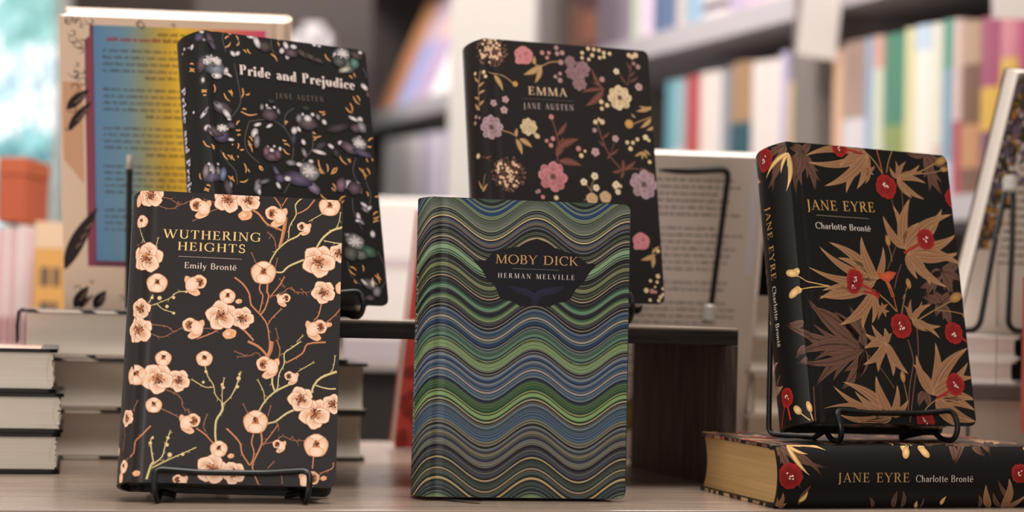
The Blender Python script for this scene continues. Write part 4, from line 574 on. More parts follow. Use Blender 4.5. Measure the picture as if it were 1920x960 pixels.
PETALS = [(-1.3,193.5,1.8,1.4,0,'d8cccc'),(-3.6,190.3,3.3,3,0,'5f4a78'),(0.2,187.6,1.3,1.2,0,'95898f'),(4.8,188.8,2.8,4.9,20,'6b4a5a'),(6.5,184.6,1.8,3.7,30,'5f4a78'),(-10,184.5,1.5,2.1,-30,'d8cccc'),(-13.3,184.9,1.5,0.9,0,'95898f'),(-18.2,185.5,1.3,1.2,0,'d8cccc'),(-20.9,182.8,0.9,0.8,0,'d8cccc'),(7.7,166.7,7.4,5.1,0,'788296'),(-3.1,170.3,3.3,5.8,-10,'6b4a5a'),(4.9,172.6,7.7,3.9,0,'95898f'),(1,171.6,2.6,2.8,-30,'d8cccc'),(5.7,174.6,2,2.5,0,'d8cccc'),(9.4,172.5,2.6,3.2,30,'d8cccc'),(8,161.8,3.8,2.1,0,'d8cccc'),(15.4,165.7,1.7,2.9,-20,'d8cccc'),(17.2,163.4,1.1,2.9,60,'d8cccc'),(-3.1,158.3,2.6,3.5,0,'5a4540'),(-2.7,158.2,1.3,1.9,0,'d8cccc'),(22,179.6,1.7,2.3,50,'d8cccc'),(25.7,180.2,1.4,2.3,-50,'d8cccc'),(47.6,188.2,5.4,3.9,0,'5a4540'),(41.8,190.7,2.3,4.4,20,'d8cccc'),(37.4,194,3.3,1.2,0,'d8cccc'),(69.1,185.6,5.1,3.2,0,'6b4a5a'),(61.6,186.3,1.8,2.3,-30,'d8cccc'),(65.4,190.9,1.9,2.9,20,'d8cccc'),(71.6,190.6,2.6,1.7,0,'d8cccc'),(66.1,183,1.7,2.8,-20,'d8cccc'),(78.7,186.1,5.1,2.1,-30,'5a4540'),(85.4,184.3,5.4,2.1,-25,'5a4540'),(91.5,182.4,4.3,1.6,-15,'5a4540'),(89.1,194.1,1.8,1.2,0,'d8cccc'),(93.2,193.6,1.5,0.9,0,'d8cccc'),(109.1,183.7,5.1,4.4,0,'5a5f55'),(116.6,180.6,5.1,5.1,0,'6a7068'),(112.6,189.9,5.7,4.9,0,'b5aeb0'),(105.9,187.2,1.7,3.2,0,'d8cccc'),(121.9,183.6,3.8,4.2,-20,'4a9080'),(113.5,177.7,5.7,2.1,20,'bec0a0'),(123.9,189.9,5.1,2.8,-20,'5a4540'),(127.8,192.6,1.8,1.3,0,'d8cccc'),(128.6,165.7,3.2,1.9,-40,'d8cccc'),(131.2,160.1,1.7,2.5,0,'6b4a5a'),(10.7,138,6.9,4.2,-20,'6b4a5a'),(8.2,139.6,4.6,2.5,-35,'95898f'),(13.6,134,3.8,2.1,-50,'d8cccc'),(-3.9,133.6,3.8,1.5,40,'d8cccc'),(-1.7,136.1,2.6,1.2,50,'95898f'),(-12.8,136.8,1.1,1,0,'d8cccc'),(7.8,117.9,5.9,4.9,0,'5f4a78'),(3.5,120.2,5.9,3,-20,'6b4a5a'),(9.5,123.2,4.6,2.8,0,'b5aeb0'),(-2.1,123,2.6,2.1,0,'d8cccc'),(1.5,119.5,1.8,3,30,'d8cccc'),(16.4,125.7,3.2,2.3,0,'6b4a5a'),(15.3,115.2,2.6,1.2,0,'d8cccc'),(15.2,130.1,1.7,0.9,0,'d8cccc'),(47.5,136.4,5.9,4.2,0,'6b4a5a'),(41.7,141.7,1.5,2.5,-15,'95898f'),(45.8,143.3,1,1.2,0,'d8cccc'),(51.8,142.4,1.1,1,0,'d8cccc'),(54.9,139.8,1.3,2.3,15,'95898f'),(47.5,139.7,2.6,2.5,0,'d8cccc'),(49.5,146.8,3.1,1.6,0,'3a4038'),(78,132.9,7.7,4.6,0,'6b4a5a'),(71.2,136.1,2.3,3.2,-20,'95898f'),(74.5,139.4,1,1.2,0,'d8cccc'),(82.7,140,1.5,1.4,0,'d8cccc'),(87,138.5,1.7,2.3,20,'95898f'),(78.3,136.6,3.1,2.5,0,'d8cccc'),(77.7,144.5,3.1,1.6,0,'3a4038'),(102.7,131.7,9.7,3,15,'483a40'),(118.2,132.8,4.3,3.2,0,'6b4a5a'),(116.8,140,4.1,1.4,-20,'d8cccc'),(122.5,139.9,2.2,2.1,0,'d8cccc'),(123.3,134.2,3.3,4.4,30,'95898f'),(111.1,117.1,6.9,3.7,-25,'7a5066'),(122,114,7.7,2.5,-15,'5f4a78'),(119.9,121.4,5.9,4.4,-20,'b5aeb0'),(104.1,120.3,2.3,1.7,0,'d8cccc'),(120.4,125.8,1.8,1.3,0,'d8cccc'),(34.4,121.8,2.3,3.7,-30,'d8cccc'),(37.3,128.2,3.1,1.3,20,'d8cccc'),(46.6,128.1,2.8,1.2,30,'d8cccc'),(35.6,115.7,2.3,4.9,-10,'95898f'),(46.6,105.3,6.1,3.2,0,'7a4a5c'),(42.5,108.9,2.3,3.5,-10,'96556f'),(51.4,107.5,2.8,3.5,10,'82505c'),(47,109.6,2,2.1,0,'d8cccc'),(43.9,112.3,1.1,1,0,'d8cccc'),(53.8,111.7,1.3,1.5,0,'d8cccc'),(49.3,113.2,1,0.9,0,'d8cccc'),(65.3,120.1,2,4.9,-10,'3c465f'),(66.5,126.5,2.2,2.8,-30,'d8cccc'),(70.4,127.7,1.3,2.1,30,'d8cccc'),(73.2,118.3,1.7,2.1,20,'d8cccc'),(73.2,110.2,1.9,3.5,20,'95898f'),(87.5,117,5.1,2.3,30,'46414b'),(85.6,111.8,5.4,1.5,-10,'d8cccc'),(95.8,117.1,2.6,1.5,-30,'d8cccc'),(91.9,135.1,1.7,2.1,40,'d8cccc'),(99.5,112.4,2.6,3.5,30,'403a42'),(-0.9,87.4,6.6,3.7,0,'5f4a78'),(-5.5,92,2.6,4.9,-12,'96828c'),(3.9,91.5,1.8,3.2,0,'95898f'),(7.5,89.6,2.3,4.9,-12,'6482aa'),(-1.2,91.1,2.6,5.2,0,'b8aab4'),(-2.8,96.5,1.3,1.4,0,'d8cccc'),(4.2,96.6,1.1,1,0,'d8cccc'),(66.7,90.4,10.7,4.9,-10,'5f4a78'),(61.6,101.8,3.8,2.1,0,'95898f'),(76,96.7,7.7,6,-20,'b5aeb0'),(57.9,89.8,2.6,1.9,0,'d8cccc'),(68.3,101.1,2.6,1.6,0,'d8cccc'),(78.1,104.3,2,1.4,0,'d8cccc'),(78.3,84.7,5.9,3.5,-40,'8c6e96'),(49.3,94.7,1.8,4.2,30,'5a5a82'),(51.9,89.7,3.6,3.2,0,'5f4a78'),(50.1,84.3,1.5,2.5,30,'d8cccc'),(33.5,82.5,2.6,5.3,-15,'95898f'),(34.5,78.6,1.3,2.3,0,'d8cccc'),(39,86.3,4.6,1.6,20,'787078'),(112.3,86.6,5.6,4.6,0,'6b4a5a'),(101.3,88.3,3.6,5.3,-25,'8c5a78'),(116.5,87.5,1.7,4.2,15,'d8cccc'),(108,88.8,3.6,3.5,0,'d8cccc'),(119.4,74.5,3.2,1.3,-30,'d8cccc'),(123.4,72.3,2.6,1.3,40,'d8cccc'),(119.8,70.8,3.2,1.5,-30,'95898f'),(113.6,65.4,1.7,2.9,10,'d8cccc'),(115.4,61.7,3.2,1.5,-40,'95898f'),(112.6,62.2,1.9,1.2,0,'d8cccc'),(104.6,37.5,5.4,5.1,0,'64645a'),(120.1,39.5,5.9,3.9,-20,'467a58'),(112.8,36.7,5.1,3.5,0,'6e7869'),(109,46.4,7.1,5.3,-10,'b5aeb0'),(124.3,52.9,2,2.5,0,'d8cccc'),(103.2,51.1,2.8,1.4,0,'95898f'),(117.6,15.3,5.4,3.7,-20,'786964'),(113.6,16.4,3.3,1.2,-40,'d8cccc'),(120.5,16,1.7,3,0,'d8cccc'),(123.4,10,3.2,3.7,-30,'95898f'),(125.6,11.3,2,2.5,0,'5a5f64'),(10.6,80,2.6,5.3,10,'6b4a5a'),(12.7,82.2,1.3,2.5,0,'95898f'),(117.3,5.1,3.8,2.1,0,'6b4a5a')]
VINES = [(22.5,172.7,25,154.3,24.6,141.9,15.9,130.6),(7,107.2,11.5,99,17.4,92.2,17.9,82.6),(30.9,130.1,26.6,117.4,27.7,107.7,36.2,99.8),(30.9,130.1,48.3,133,59.8,126.5,64.7,113.2,62.4,103.1),(81.6,127.2,80.4,114.5,71.3,103.8),(116,109.9,112.8,99.5,117.2,87.2),(123.7,75,125.9,82.8,122.7,92.7),(110.1,79.2,110.4,67.9,116.2,55.8),(127.2,40.2,131.8,30.4,131.9,18),(68.1,143.6,60.8,137.9,58.5,127.7),(16.4,195.8,14.7,190.6,16.6,180.8),(53.5,194,54.2,186.4,57.6,179.2),(128.7,180.7,131.2,177,131.5,173.2),(54.3,79,60.4,88.1),(101.3,31.4,103.1,21.7,110.6,14.6),(131.9,18,123.8,7.8)]
STAMENS = [(5.6,173.6,6.1,3.2),(9.5,123.2,3.8,2.3),(76,96.7,5.6,4.4),(119.9,121.4,4.6,3.2),(109,46.4,5.4,3.9),(112.6,189.9,4.3,3.5)]

# ---------------------------------------------------------------- cover artwork
def plum(ink, k, u, z, r, i):
    rnd = random.Random(i*31+7); rot = rnd.uniform(0, 72); L = 6
    def stam(cu, cz, rr, n):
        for j in range(n):
            a = rnd.uniform(0, 2*math.pi); q = rr*rnd.uniform(0.35, 1)
            ink.line([(cu, cz), (cu+q*math.cos(a), cz+q*math.sin(a))], 0.2, '7a3e2a', L+7)
            ink.blob(cu+q*math.cos(a), cz+q*math.sin(a), 0.40, 0.37, 0, '2e1612', '3e1e16', L+8, 6)
    def pet(cu, cz, rx, rz, ro, c0, c1, lay, n=14, wob=0.05, ph=0.0):
        ink.blob(cu, cz, rx*1.05, rz*1.06, ro, 'c98a62', 'd09068', lay, n, wob, ph); ink.blob(cu, cz, rx*0.97, rz*0.97, ro, c0, c1, lay+0.35, n, wob, ph)
    if k in 'oq':
        big = 0.60 if k == 'o' else 0.58
        for j in range(5):
            a = math.radians(rot+72*j); d = r*(0.46 if k == 'o' else 0.40)
            pet(u+d*math.cos(a), z+d*math.sin(a), r*big, r*big*0.9, rot+72*j, 'dc9c74', 'f8dcc4', L+j*0.8, 16, 0.06, j)
        ink.blob(u, z, r*0.36, r*0.36, 0, 'b06844', 'dfa078', L+5.5, 12)
        for j in range(15):
            a = 2*math.pi*j/15; q = r*rnd.uniform(0.5, 0.78); ink.line([(u+r*0.3*math.cos(a), z+r*0.3*math.sin(a)), (u+q*math.cos(a), z+q*math.sin(a))], 0.13, 'd8a07c', L+6)
        stam(u, z, r*0.46, 24)
    elif k == 'c':
        pet(u, z, r, r*0.95, 0, 'ecc09c', 'f6d8c0', L, 18, 0.03)
        pet(u-r*0.45, z-r*0.12, r*0.50, r*0.78, 12, 'f4d2b6', 'ecc0a0', L+1); pet(u+r*0.48, z-r*0.10, r*0.48, r*0.78, -14, 'f6d6bc', 'eabb98', L+2)
        pet(u+r*0.02, z-r*0.52, r*0.60, r*0.44, 0, 'f8dcc8', 'f0c8a8', L+3)
        ink.fan(u, z+r*0.08, [(u-r*0.34, z-r*0.16), (u+r*0.32, z-r*0.18), (u+r*0.16, z+r*0.42), (u-r*0.14, z+r*0.40)], '8a4a30', 'cf8a60', L+4)
        stam(u, z+r*0.2, r*0.26, 10)
    elif k == 's':
        s = 1 if (i*7) % 3 else -1
        pet(u-s*r*0.30, z+r*0.28, r*0.66, r*0.62, 0, 'e2a880', 'f4d2b6', L); pet(u+s*r*0.18, z-r*0.55, r*0.66, r*0.36, s*28, 'd8966c', 'f0c6a6', L+1)
        ink.blob(u-s*r*0.36, z+r*0.24, r*0.36, r*0.44, 0, '9a5436', 'd08c62', L+2, 12); stam(u-s*r*0.34, z+r*0.24, r*0.36, 14)
        pet(u+s*r*0.30, z+r*0.02, r*0.56, r*0.66, s*15, 'f8dac4', 'eec2a2', L+3); pet(u+s*r*0.62, z+r*0.30, r*0.30, r*0.50, -s*25, 'f4d0b4', 'e4b088', L+2.4)
    elif k == 'p': pet(u, z, r*0.75, r, 0, 'f4cfb2', 'e8b28c', L)
    else:
        pet(u, z, r*0.95, r*0.7, 15, 'd8884e', 'ecb48a', L); ink.blob(u-r*0.25, z, r*0.5, r*0.42, 20, 'f4d0b0', 'e4a878', L+1, 12)
def art_plum(ink):
    for i, (k, w, *fl) in enumerate(PLUM_BRANCHES):
        col = {'r': 'b87450', 'y': 'c9b27a', 'b': '94644c'}[k]; hi = {'r': 'd89a70', 'y': 'e6d6a0', 'b': 'b48468'}[k]
        pts = pairs(fl); n = len(pts); cv = curve(pts, 3); m = len(cv)
        ink.line(cv, [max(0.5, w*0.84*(1-0.35*j/m)) for j in range(m)], col, 2 if k == 'b' else 3)
        tw = random.Random(i); acc = 0
        for (ua, za), (ub, zb) in zip(cv[:-1], cv[1:]):
            sg = math.hypot(ub-ua, zb-za); acc += sg
            if acc > (3.4 if w < 1.2 else 5.5) and sg > 0.05:
                acc = 0; t = math.atan2(zb-za, ub-ua)+tw.choice((-0.7, 0.7)); n_ = tw.uniform(1.2, 2.6)
                ink.line([(ub, zb), (ub+n_*math.cos(t), zb+n_*math.sin(t))], [0.42, 0.22], col, 2.2)
        if len(cv) > 2 and w < 1.3:   # forked tips
            (ua, za), (ub, zb) = cv[1], cv[0]; t = math.atan2(zb-za, ub-ua)
            for dt in (-0.55, 0.1, 0.6): ink.line([(ub, zb), (ub+1.5*math.cos(t+dt), zb+1.5*math.sin(t+dt))], [0.4, 0.2], col, 2.2)
        if w > 1.0: ink.line([(u-w*0.1, z+w*0.08) for u, z in cv], [w*0.18]*m, hi, 4)
        for q in pts[1:-1]:
            ink.blob(q[0], q[1], w*0.36, w*0.36, 0, col, col, 2.5, 8)
    for u, z, r in PLUM_BUDS: ink.blob(u, z, r, r, 0, 'ecdcae', 'c8a870', 5, 10)
    for i, (k, u, z, r) in enumerate(PLUM_FLOWERS): plum(ink, k, u, z, r, i)
    T, ru = TITLE_WUTH
    letter(ink, *T[0], 'f0d08c', 5, REG, 0.12); letter(ink, *T[1], 'f0d08c', 5, REG, 0.12)
    letter(ink, *T[2], 'f0dcc8', 5, (0.105, 0.05, 0.04, 0.075), 0.07)
    ink.line([(ru[0], ru[1]), (ru[2], ru[3])], 0.35, 'a89888', 5)
WP, WU, WA = 62.3, 7.2, 7.8
def art_waves(ink):
    c = ink.c; us = sorted([-c.L*1000+1+(c.L*1000+c.W*1000-1.5)*i/130 for i in range(131)]+[-1.5+0.3*i for i in range(46)])
    dip = [WA*(1-math.cos(2*math.pi*(u-WU)/WP)) for u in us]; B = [(215.0, '2c3c38')]+list(WAVES)+[(-30, '23282a')]
    def sharp(d): return d
    for (z1, col), (z0, _) in zip(B[:-1], B[1:]):
        if z1 < 0.5: break
        a = []; lc = lin(col)
        vs = []; fs = []
        for u, d in zip(us, dip):
            vs += [ink.p(u, z1-d, 1), ink.p(u, z0-d, 1)]
        for i in range(len(us)-1):
            t = [z1-dip[i], z1-dip[i+1], z0-dip[i], z0-dip[i+1]]
            if max(t) <= 0.3 or min(t) >= c.H*1000-0.3: continue
            fs.append((2*i, 2*i+1, 2*i+3, 2*i+2))
        if fs: ink.mb.add(vs, fs, lc)
    rnd = random.Random(11); z = c.H*1000+14   # hairlines between the bands
    while z > 2:
        cc = rnd.choice([(140, 148, 128), (120, 132, 138), (168, 150, 120), (96, 118, 100), (24, 24, 28), (30, 30, 30), (26, 28, 30)])
        h = rnd.uniform(0.12, 0.26); lc = lin(cc); vs = []; fs = []
        for u, d in zip(us, dip): vs += [ink.p(u, z-d, 2), ink.p(u, z-h-d, 2)]
        for i in range(len(us)-1):
            if 0.3 < z-dip[i] < c.H*1000 and 0.3 < z-dip[i+1] < c.H*1000: fs.append((2*i, 2*i+1, 2*i+3, 2*i+2))
        if fs: ink.mb.add(vs, fs, lc)
        z -= rnd.uniform(0.7, 3.2)
    DK = '17121a'
    cu = sum(p[0] for p in CARTOUCHE)/len(CARTOUCHE); cz = sum(p[1] for p in CARTOUCHE)/len(CARTOUCHE)
    ink.fan(cu, cz, CARTOUCHE, DK, DK, 3)
    ink.line(curve(CREST_LINE, 4), 0.42, 'd0a878', 5)
    tu = sum(p[0] for p in WHALE_TAIL)/len(WHALE_TAIL); tz = sum(p[1] for p in WHALE_TAIL)/len(WHALE_TAIL)
    ink.fan(tu, tz+1, WHALE_TAIL, '2b2340', '241d34', 5)
    T, ru = TITLE_MOBY
    letter(ink, *T[0], 'c89c68', 6, (0.12, 0.055, 0.045, 0.11), 0.10)
    letter(ink, *T[1], 'd8c8c8', 6, DIDONE, 0.34); ink.line([(ru[0], ru[1]), (ru[2], ru[3])], 0.3, '7a6a70', 6)
    # dark title panel on the spine
    ink.quad([(-12, 162), (-32, 162), (-32, 20), (-12, 20)], '1a161a', 3)
    for k in range(8):
        pass
    letter(ink, 'MOBY DICK', -20, 152, -20, 96, 4.5, 'c0a890', 5, REG, 0.15, vertical=True)
    letter(ink, 'HERMAN MELVILLE', -19.5, 88, -19.5, 34, 2.8, 'c8bcb8', 5, DIDONE, 0.3, vertical=True)
FERN = {'t': ('7c563e', '93694a', 'b68a62'), 'm': ('5e4236', '6c4c3e', '33221b'), 'c': ('e2bb7c', 'b0854e', 'f0d4a0')}
def red_flower(ink, u, z, r, i, L=14):
    rnd = random.Random(i+3)
    
    pts = [(u+r*(1+0.035*math.sin(11*t+i)+0.03*math.sin(4*t+i*2))*math.cos(t), z+r*1.04*(1+0.035*math.sin(11*t+i)+0.03*math.sin(4*t+i*2))*math.sin(t)) for t in [2*math.pi*k/44 for k in range(44)]]
    ink.fan(u, z, pts, '701416', '98221f', L)
    for k in range(5):
        a = 2*math.pi*k/5+i*0.7; ink.blob(u+r*0.42*math.cos(a), z+r*0.42*math.sin(a), r*0.5, r*0.42, math.degrees(a), '761818', '8c1f1e', L+0.4+k*0.12, 14)
    for k in range(12):
        a = 2*math.pi*k/12+i; ink.line([(u+r*0.3*math.cos(a), z+r*0.3*math.sin(a)), (u+r*0.85*math.cos(a), z+r*0.85*math.sin(a))], 0.14, '5c1014', L+2)
    for k in range(6): ink.blob(u+r*rnd.uniform(-0.25, 0.25), z+r*rnd.uniform(-0.28, 0.28), r*0.055, r*0.10, rnd.uniform(-40, 40), 'f6e6d8', 'f0dccc', L+3, 7)
def fern_leaves(ink, Ls, base):
    for i, (k, u0, z0, u1, z1, w) in enumerate(Ls):
        cc, rc, vn = FERN[k]; b = (0.35 if (i*37) % 2 else -0.35)
        lay = base+(0 if k == 'm' else 4)+(i % 4)*0.9
        ink.leaf(u0, z0, u1, z1, w*1.28, cc, rc, lay, b, vn, 12, 0.62, 3 if w > 3.2 else 1)
        if w > 5 and k == 'm':   # side lobes that fill out the frond
            n_ = math.hypot(u1-u0, z1-z0); nx, nz = -(z1-z0)/n_, (u1-u0)/n_
            for sg, f in ((1, 0.74), (-1, 0.66)):
                ink.leaf(u0+(u1-u0)*0.12, z0+(z1-z0)*0.12, u0+(u1-u0)*f+nx*sg*w*0.62, z0+(z1-z0)*f+nz*sg*w*0.62, w*0.55, cc, rc, lay-0.35, b, vn)
def art_fern(ink):
    for k, w, *fl in FERN_STEMS:
        if k == 'm': ink.line(curve(pairs(fl), 4), w*0.8, '6a4638', 2)
    fern_leaves(ink, FERNS, 3)
    for k, w, *fl in FERN_STEMS:
        if k == 'm': continue
        col = {'t': '94704a', 'o': 'a85a38', 'r': '9a2826', 'c': 'd0a868'}[k]
        ink.line(curve(pairs(fl), 4), w*0.85, col, 11)
    cu = sum(p[0] for p in ORANGE_BELL)/8; cz = sum(p[1] for p in ORANGE_BELL)/8; ink.fan(cu, cz, ORANGE_BELL, 'c45a3c', 'a8442c', 12)
    for u, z, a, b, rot in FERN_BUDS:
        cc = 'e8c48c' if u < 12 else 'b08850'; ink.blob(u, z, a, b, -rot, cc, '8a6438' if u >= 12 else 'b88a50', 12, 12)
    for i, (u, z, r) in enumerate(RED_FLOWERS): red_flower(ink, u, z, r, i)
    T, ru = TITLE_JANE
    letter(ink, *T[0], 'c49a5c', 18, (0.12, 0.05, 0.045, 0.12), 0.12); letter(ink, *T[1], 'd8ccc0', 18, (0.115, 0.055, 0.04, 0.07), 0.07)
    ink.line([(ru[0], ru[1]), (ru[2], ru[3])], 0.35, '8a7c70', 18)
    fern_leaves(ink, SPINE_LEAVES, 3)
    for i, (u, z, r) in enumerate(SPINE_FLOWERS): red_flower(ink, u, z, r, i+20)
    ink.line([(SPINE_FLOWERS[1][0], SPINE_FLOWERS[1][1]-4), (SPINE_FLOWERS[1][0]+2, 4)], 1.6, 'a83030', 13)
    rr = random.Random(5); c = ink.c   # the pattern wraps over the board edges
    for y in (0.0, c.T-c.bd):
        for zz in (c.H+0.0002, -0.0002):
            q = 0.012
            while q < c.W-0.012:
                n = rr.uniform(0.004, 0.012); cl = lin(rr.choice(['8a6a48', '6a4c3c', 'b0906a', '7a4a3a', '9a3a34', '5a4034'])); sl = rr.uniform(-0.002, 0.002)
                ink.mb.add([(q, y+0.0002, zz), (q+n, y+0.0002, zz), (q+n+sl, y+c.bd-0.0002, zz), (q+sl, y+c.bd-0.0002, zz)], [(0, 1, 2, 3)], cl); q += n+rr.uniform(0.001, 0.009)
    s, u, z0, z1, cap = SPINE_TITLE; letter(ink, s, u, z0, u, z1, cap, 'b8905a', 18, (0.12, 0.05, 0.045, 0.12), 0.14, vertical=True)
    s, u, z0, z1, cap = SPINE_AUTHOR; letter(ink, s, u, z0, u, z1, cap, 'd0c4b8', 18, (0.115, 0.055, 0.04, 0.07), 0.07, vertical=True)
def peony(ink, u, z, r, c0, c1, dark, L, seed, core=True):
    rnd = random.Random(seed)
    for ring, (d, s, n) in enumerate(((0.62, 0.42, 8), (0.40, 0.38, 6), (0.18, 0.30, 4))):
        for j in range(n):
            a = 2*math.pi*j/n+ring*0.5+rnd.uniform(-0.15, 0.15)
            ink.blob(u+r*d*math.cos(a), z+r*d*math.sin(a), r*s, r*s*0.85, math.degrees(a), dark, c1 if j % 2 else c0, L+ring*2.4+(j % 4)*0.55, 12, 0.05, j)
    if core:
        ink.blob(u, z, r*0.2, r*0.2, 0, '4a3a34', '6a544a', L+7.5, 10)
def art_emma(ink):
    for k, w, *fl in EMMA_STEMS: ink.line(curve(pairs(fl), 4), w*0.8, 'a8845c' if k == 'g' else '6e4a40', 2)
    for i, (k, a, b, c_, d, w) in enumerate(EMMA_LEAVES):
        if k == 'g': ink.leaf(a, b, c_, d, w, 'b89468', '9a784e', 3+(i % 3)*0.8, 0.2, 'c8a87c')
        else: ink.leaf(a, b, c_, d, w, '74483e', '5e3a34', 3+(i % 3)*0.8, 0.25 if i % 2 else -0.2, '8a5a4e')
    rnd = random.Random(4)
    for u, z, r in EMMA_BURSTS:
        for j in range(110):
            a = rnd.uniform(0, 2*math.pi); q = r*math.sqrt(rnd.random())
            ink.line([(u+q*0.35*math.cos(a), z+q*0.35*math.sin(a)), (u+q*math.cos(a), z+q*math.sin(a))], 0.3, '6a463e', 3)
        for j in range(105):
            a = rnd.uniform(0, 2*math.pi); q = r*0.98*math.sqrt(rnd.random()); s = rnd.uniform(0.7, 1.25)*(1 if q < r*0.75 else 0.7)
            cc = 'ecd0ae' if q < r*0.75 else '8a685c'; ink.blob(u+q*math.cos(a), z+q*math.sin(a), s, s, 0, cc, 'c89e80' if q < r*0.75 else '705048', 4+(j % 5)*0.5, 8)
    for i, (k, u, z, r) in enumerate(EMMA_BLOOMS):
        L = 8
        if k == 'r':
            ink.blob(u, z, r, r*0.95, 0, 'a85e62', 'c07a7c', L, 18, 0.04); ink.blob(u-r*0.5, z-r*0.55, r*0.5, r*0.35, 30, 'b86a6c', 'cc888a', L+1, 12)
            for j, a in enumerate((100, 200, 320, 40)): ink.blob(u+r*0.3*math.cos(math.radians(a)), z+r*0.3*math.sin(math.radians(a)), r*0.55, r*0.48, a, 'a45a60', 'c88486', L+2+j*0.7, 12)
        elif k == 'p': peony(ink, u, z, r, 'c48486', 'b47274', '9a5c60', L, i)
        elif k == 'v': peony(ink, u, z, r, 'b09498', 'a4868c', '7e646c', L, i)
        elif k == 'm': peony(ink, u, z, r, '98787a', '8c6c70', '705458', L, i, False)
        elif k == 'c': peony(ink, u, z, r, 'e2cca8', 'd4ba94', 'a88a68', L, i)
        elif k == 'y': peony(ink, u, z, r*0.95, 'dcc8a4', 'ccb48e', 'a08460', L, i, False); ink.blob(u+r*0.9, z-r*0.95, r*0.35, r*0.28, -30, 'd8c09a', 'c0a47c', L, 10)
        elif k == 'e': ink.blob(u, z, r, r*0.95, 0, 'b09070', 'c8a884', L, 14, 0.06); ink.blob(u+r*0.2, z+r*0.2, r*0.6, r*0.55, 0, 'c4a480', 'b4926e', L+1, 12)
        elif k == 'g': ink.blob(u, z, r, r, 0, 'c89c58', 'b08448', L, 14)
        elif k in 'db':
            cc, rc = ('d8c4a0', 'e4d4b4') if k == 'd' else ('a88688', 'bc9c9c')
            for j in range(5): a = math.radians(72*j+i*20); ink.blob(u+r*0.55*math.cos(a), z+r*0.55*math.sin(a), r*0.45, r*0.42, 72*j, cc, rc, L+j*0.3, 10)
            ink.blob(u, z, r*0.24, r*0.24, 0, '6a4e40', '8a6a54', L+2, 8)
    for k, u, z, r in EMMA_DOTS:
        cc, rc = {'c': ('e0caa6', 'c4a880'), 'k': ('c08c84', 'a87068'), 'b': ('b0908c', '947270')}[k]; ink.blob(u, z, r, r, 0, cc, rc, 9, 10)
    T, ru = TITLE_EMMA
    letter(ink, *T[0], 'd8b898', 12, (0.14, 0.06, 0.05, 0.12), 0.16); letter(ink, *T[1], 'b8a8a0', 12, (0.14, 0.05, 0.045, 0.10), 0.34)
    ink.line([(ru[0], ru[1]), (ru[2], ru[3])], 0.35, '5a4c4a', 12)
def art_pride(ink):
    for fl in VINES: ink.line(curve(pairs(fl), 5), 0.55, '5e5854', 2)
    for i, (a, b, c_, d) in enumerate(GOLD_DASHES):
        n = math.hypot(c_-a, d-b); s = 0.14 if i % 2 else -0.14; mx, mz = (a+c_)/2-(d-b)*s, (b+d)/2+(c_-a)*s
        cv = curve([(a, b), (mx, mz), (c_, d)], 4); m = len(cv)-1
        ink.line(cv, [0.25+0.85*math.sin(math.pi*min(1, 0.12+0.88*j/m)) for j in range(m+1)], 'd89c62', 3)
    def shade(h, f): return ''.join('%02x' % int(min(255, int(h[j:j+2], 16)*f)) for j in (0, 2, 4))
    def grey(h, f):
        c = [int(h[j:j+2], 16) for j in (0, 2, 4)]; g = sum(c)/3; return tuple(min(255, (v*0.58+g*0.42)*f) for v in c)
    for i, (u, z, a, b, rot, col) in enumerate(PETALS):
        big = a*b; L = 5+(i % 9)*0.9+(0 if big > 120 else 9)
        if col == 'd8cccc': ink.blob(u, z, a*1.12, b*1.12, rot, 'f2eae8', '82767c', L, 14)
        else:
            ink.blob(u, z, a*1.12, b*1.12, rot, grey(col, 1.1), grey(col, 0.42), L, 16, 0.06, i)
            if big > 60:   # overlapping petals with pale lips
                for q in range(5):
                    t = math.radians(rot+(-64+32*q)+90); x, y = u+a*0.55*math.cos(t), z+b*0.55*math.sin(t)
                    ink.blob(x, y, a*0.34, b*0.52, rot-64+32*q+8, grey(col, 1.5 if q % 2 else 1.25), grey(col, 0.5), L+0.15+q*0.1, 12); ink.blob(x+a*.16*math.cos(t), y+b*.34*math.sin(t), a*.16, b*.16, rot-64+32*q, 'c8bcc0', grey(col, 1.3), L+0.7, 9)
    for u, z, a, b in STAMENS:
        for j in range(22):
            t = j/22*2*math.pi*3.1; q = 0.25+0.75*(j % 5)/4
            x, y = u+a*q*math.cos(t), z+b*q*math.sin(t); ink.line([(u+(x-u)*0.4, z-b*0.4+(y-z+b*0.4)*0.4), (x, y)], 0.42, 'e0d6d2', 25); ink.blob(x, y, 0.5, 0.7, 0, 'ece2de', 'd0c4c2', 25.5, 7)
    T, ru = TITLE_PRIDE
    letter(ink, *T[0], 'dccac4', 28, BOLD, 0.07); letter(ink, *T[1], '7d7168', 28, (0.12, 0.045, 0.04, 0.09), 0.36)
    letter(ink, 'Pride and Prejudice', -27, 158, -27, 60, 6.6, 'c9c4d2', 28, BOLD, 0.07, vertical=True); letter(ink, 'JANE AUSTEN', -26, 50, -26, 18, 3.4, '8f8890', 28, DIDONE, 0.3, vertical=True)

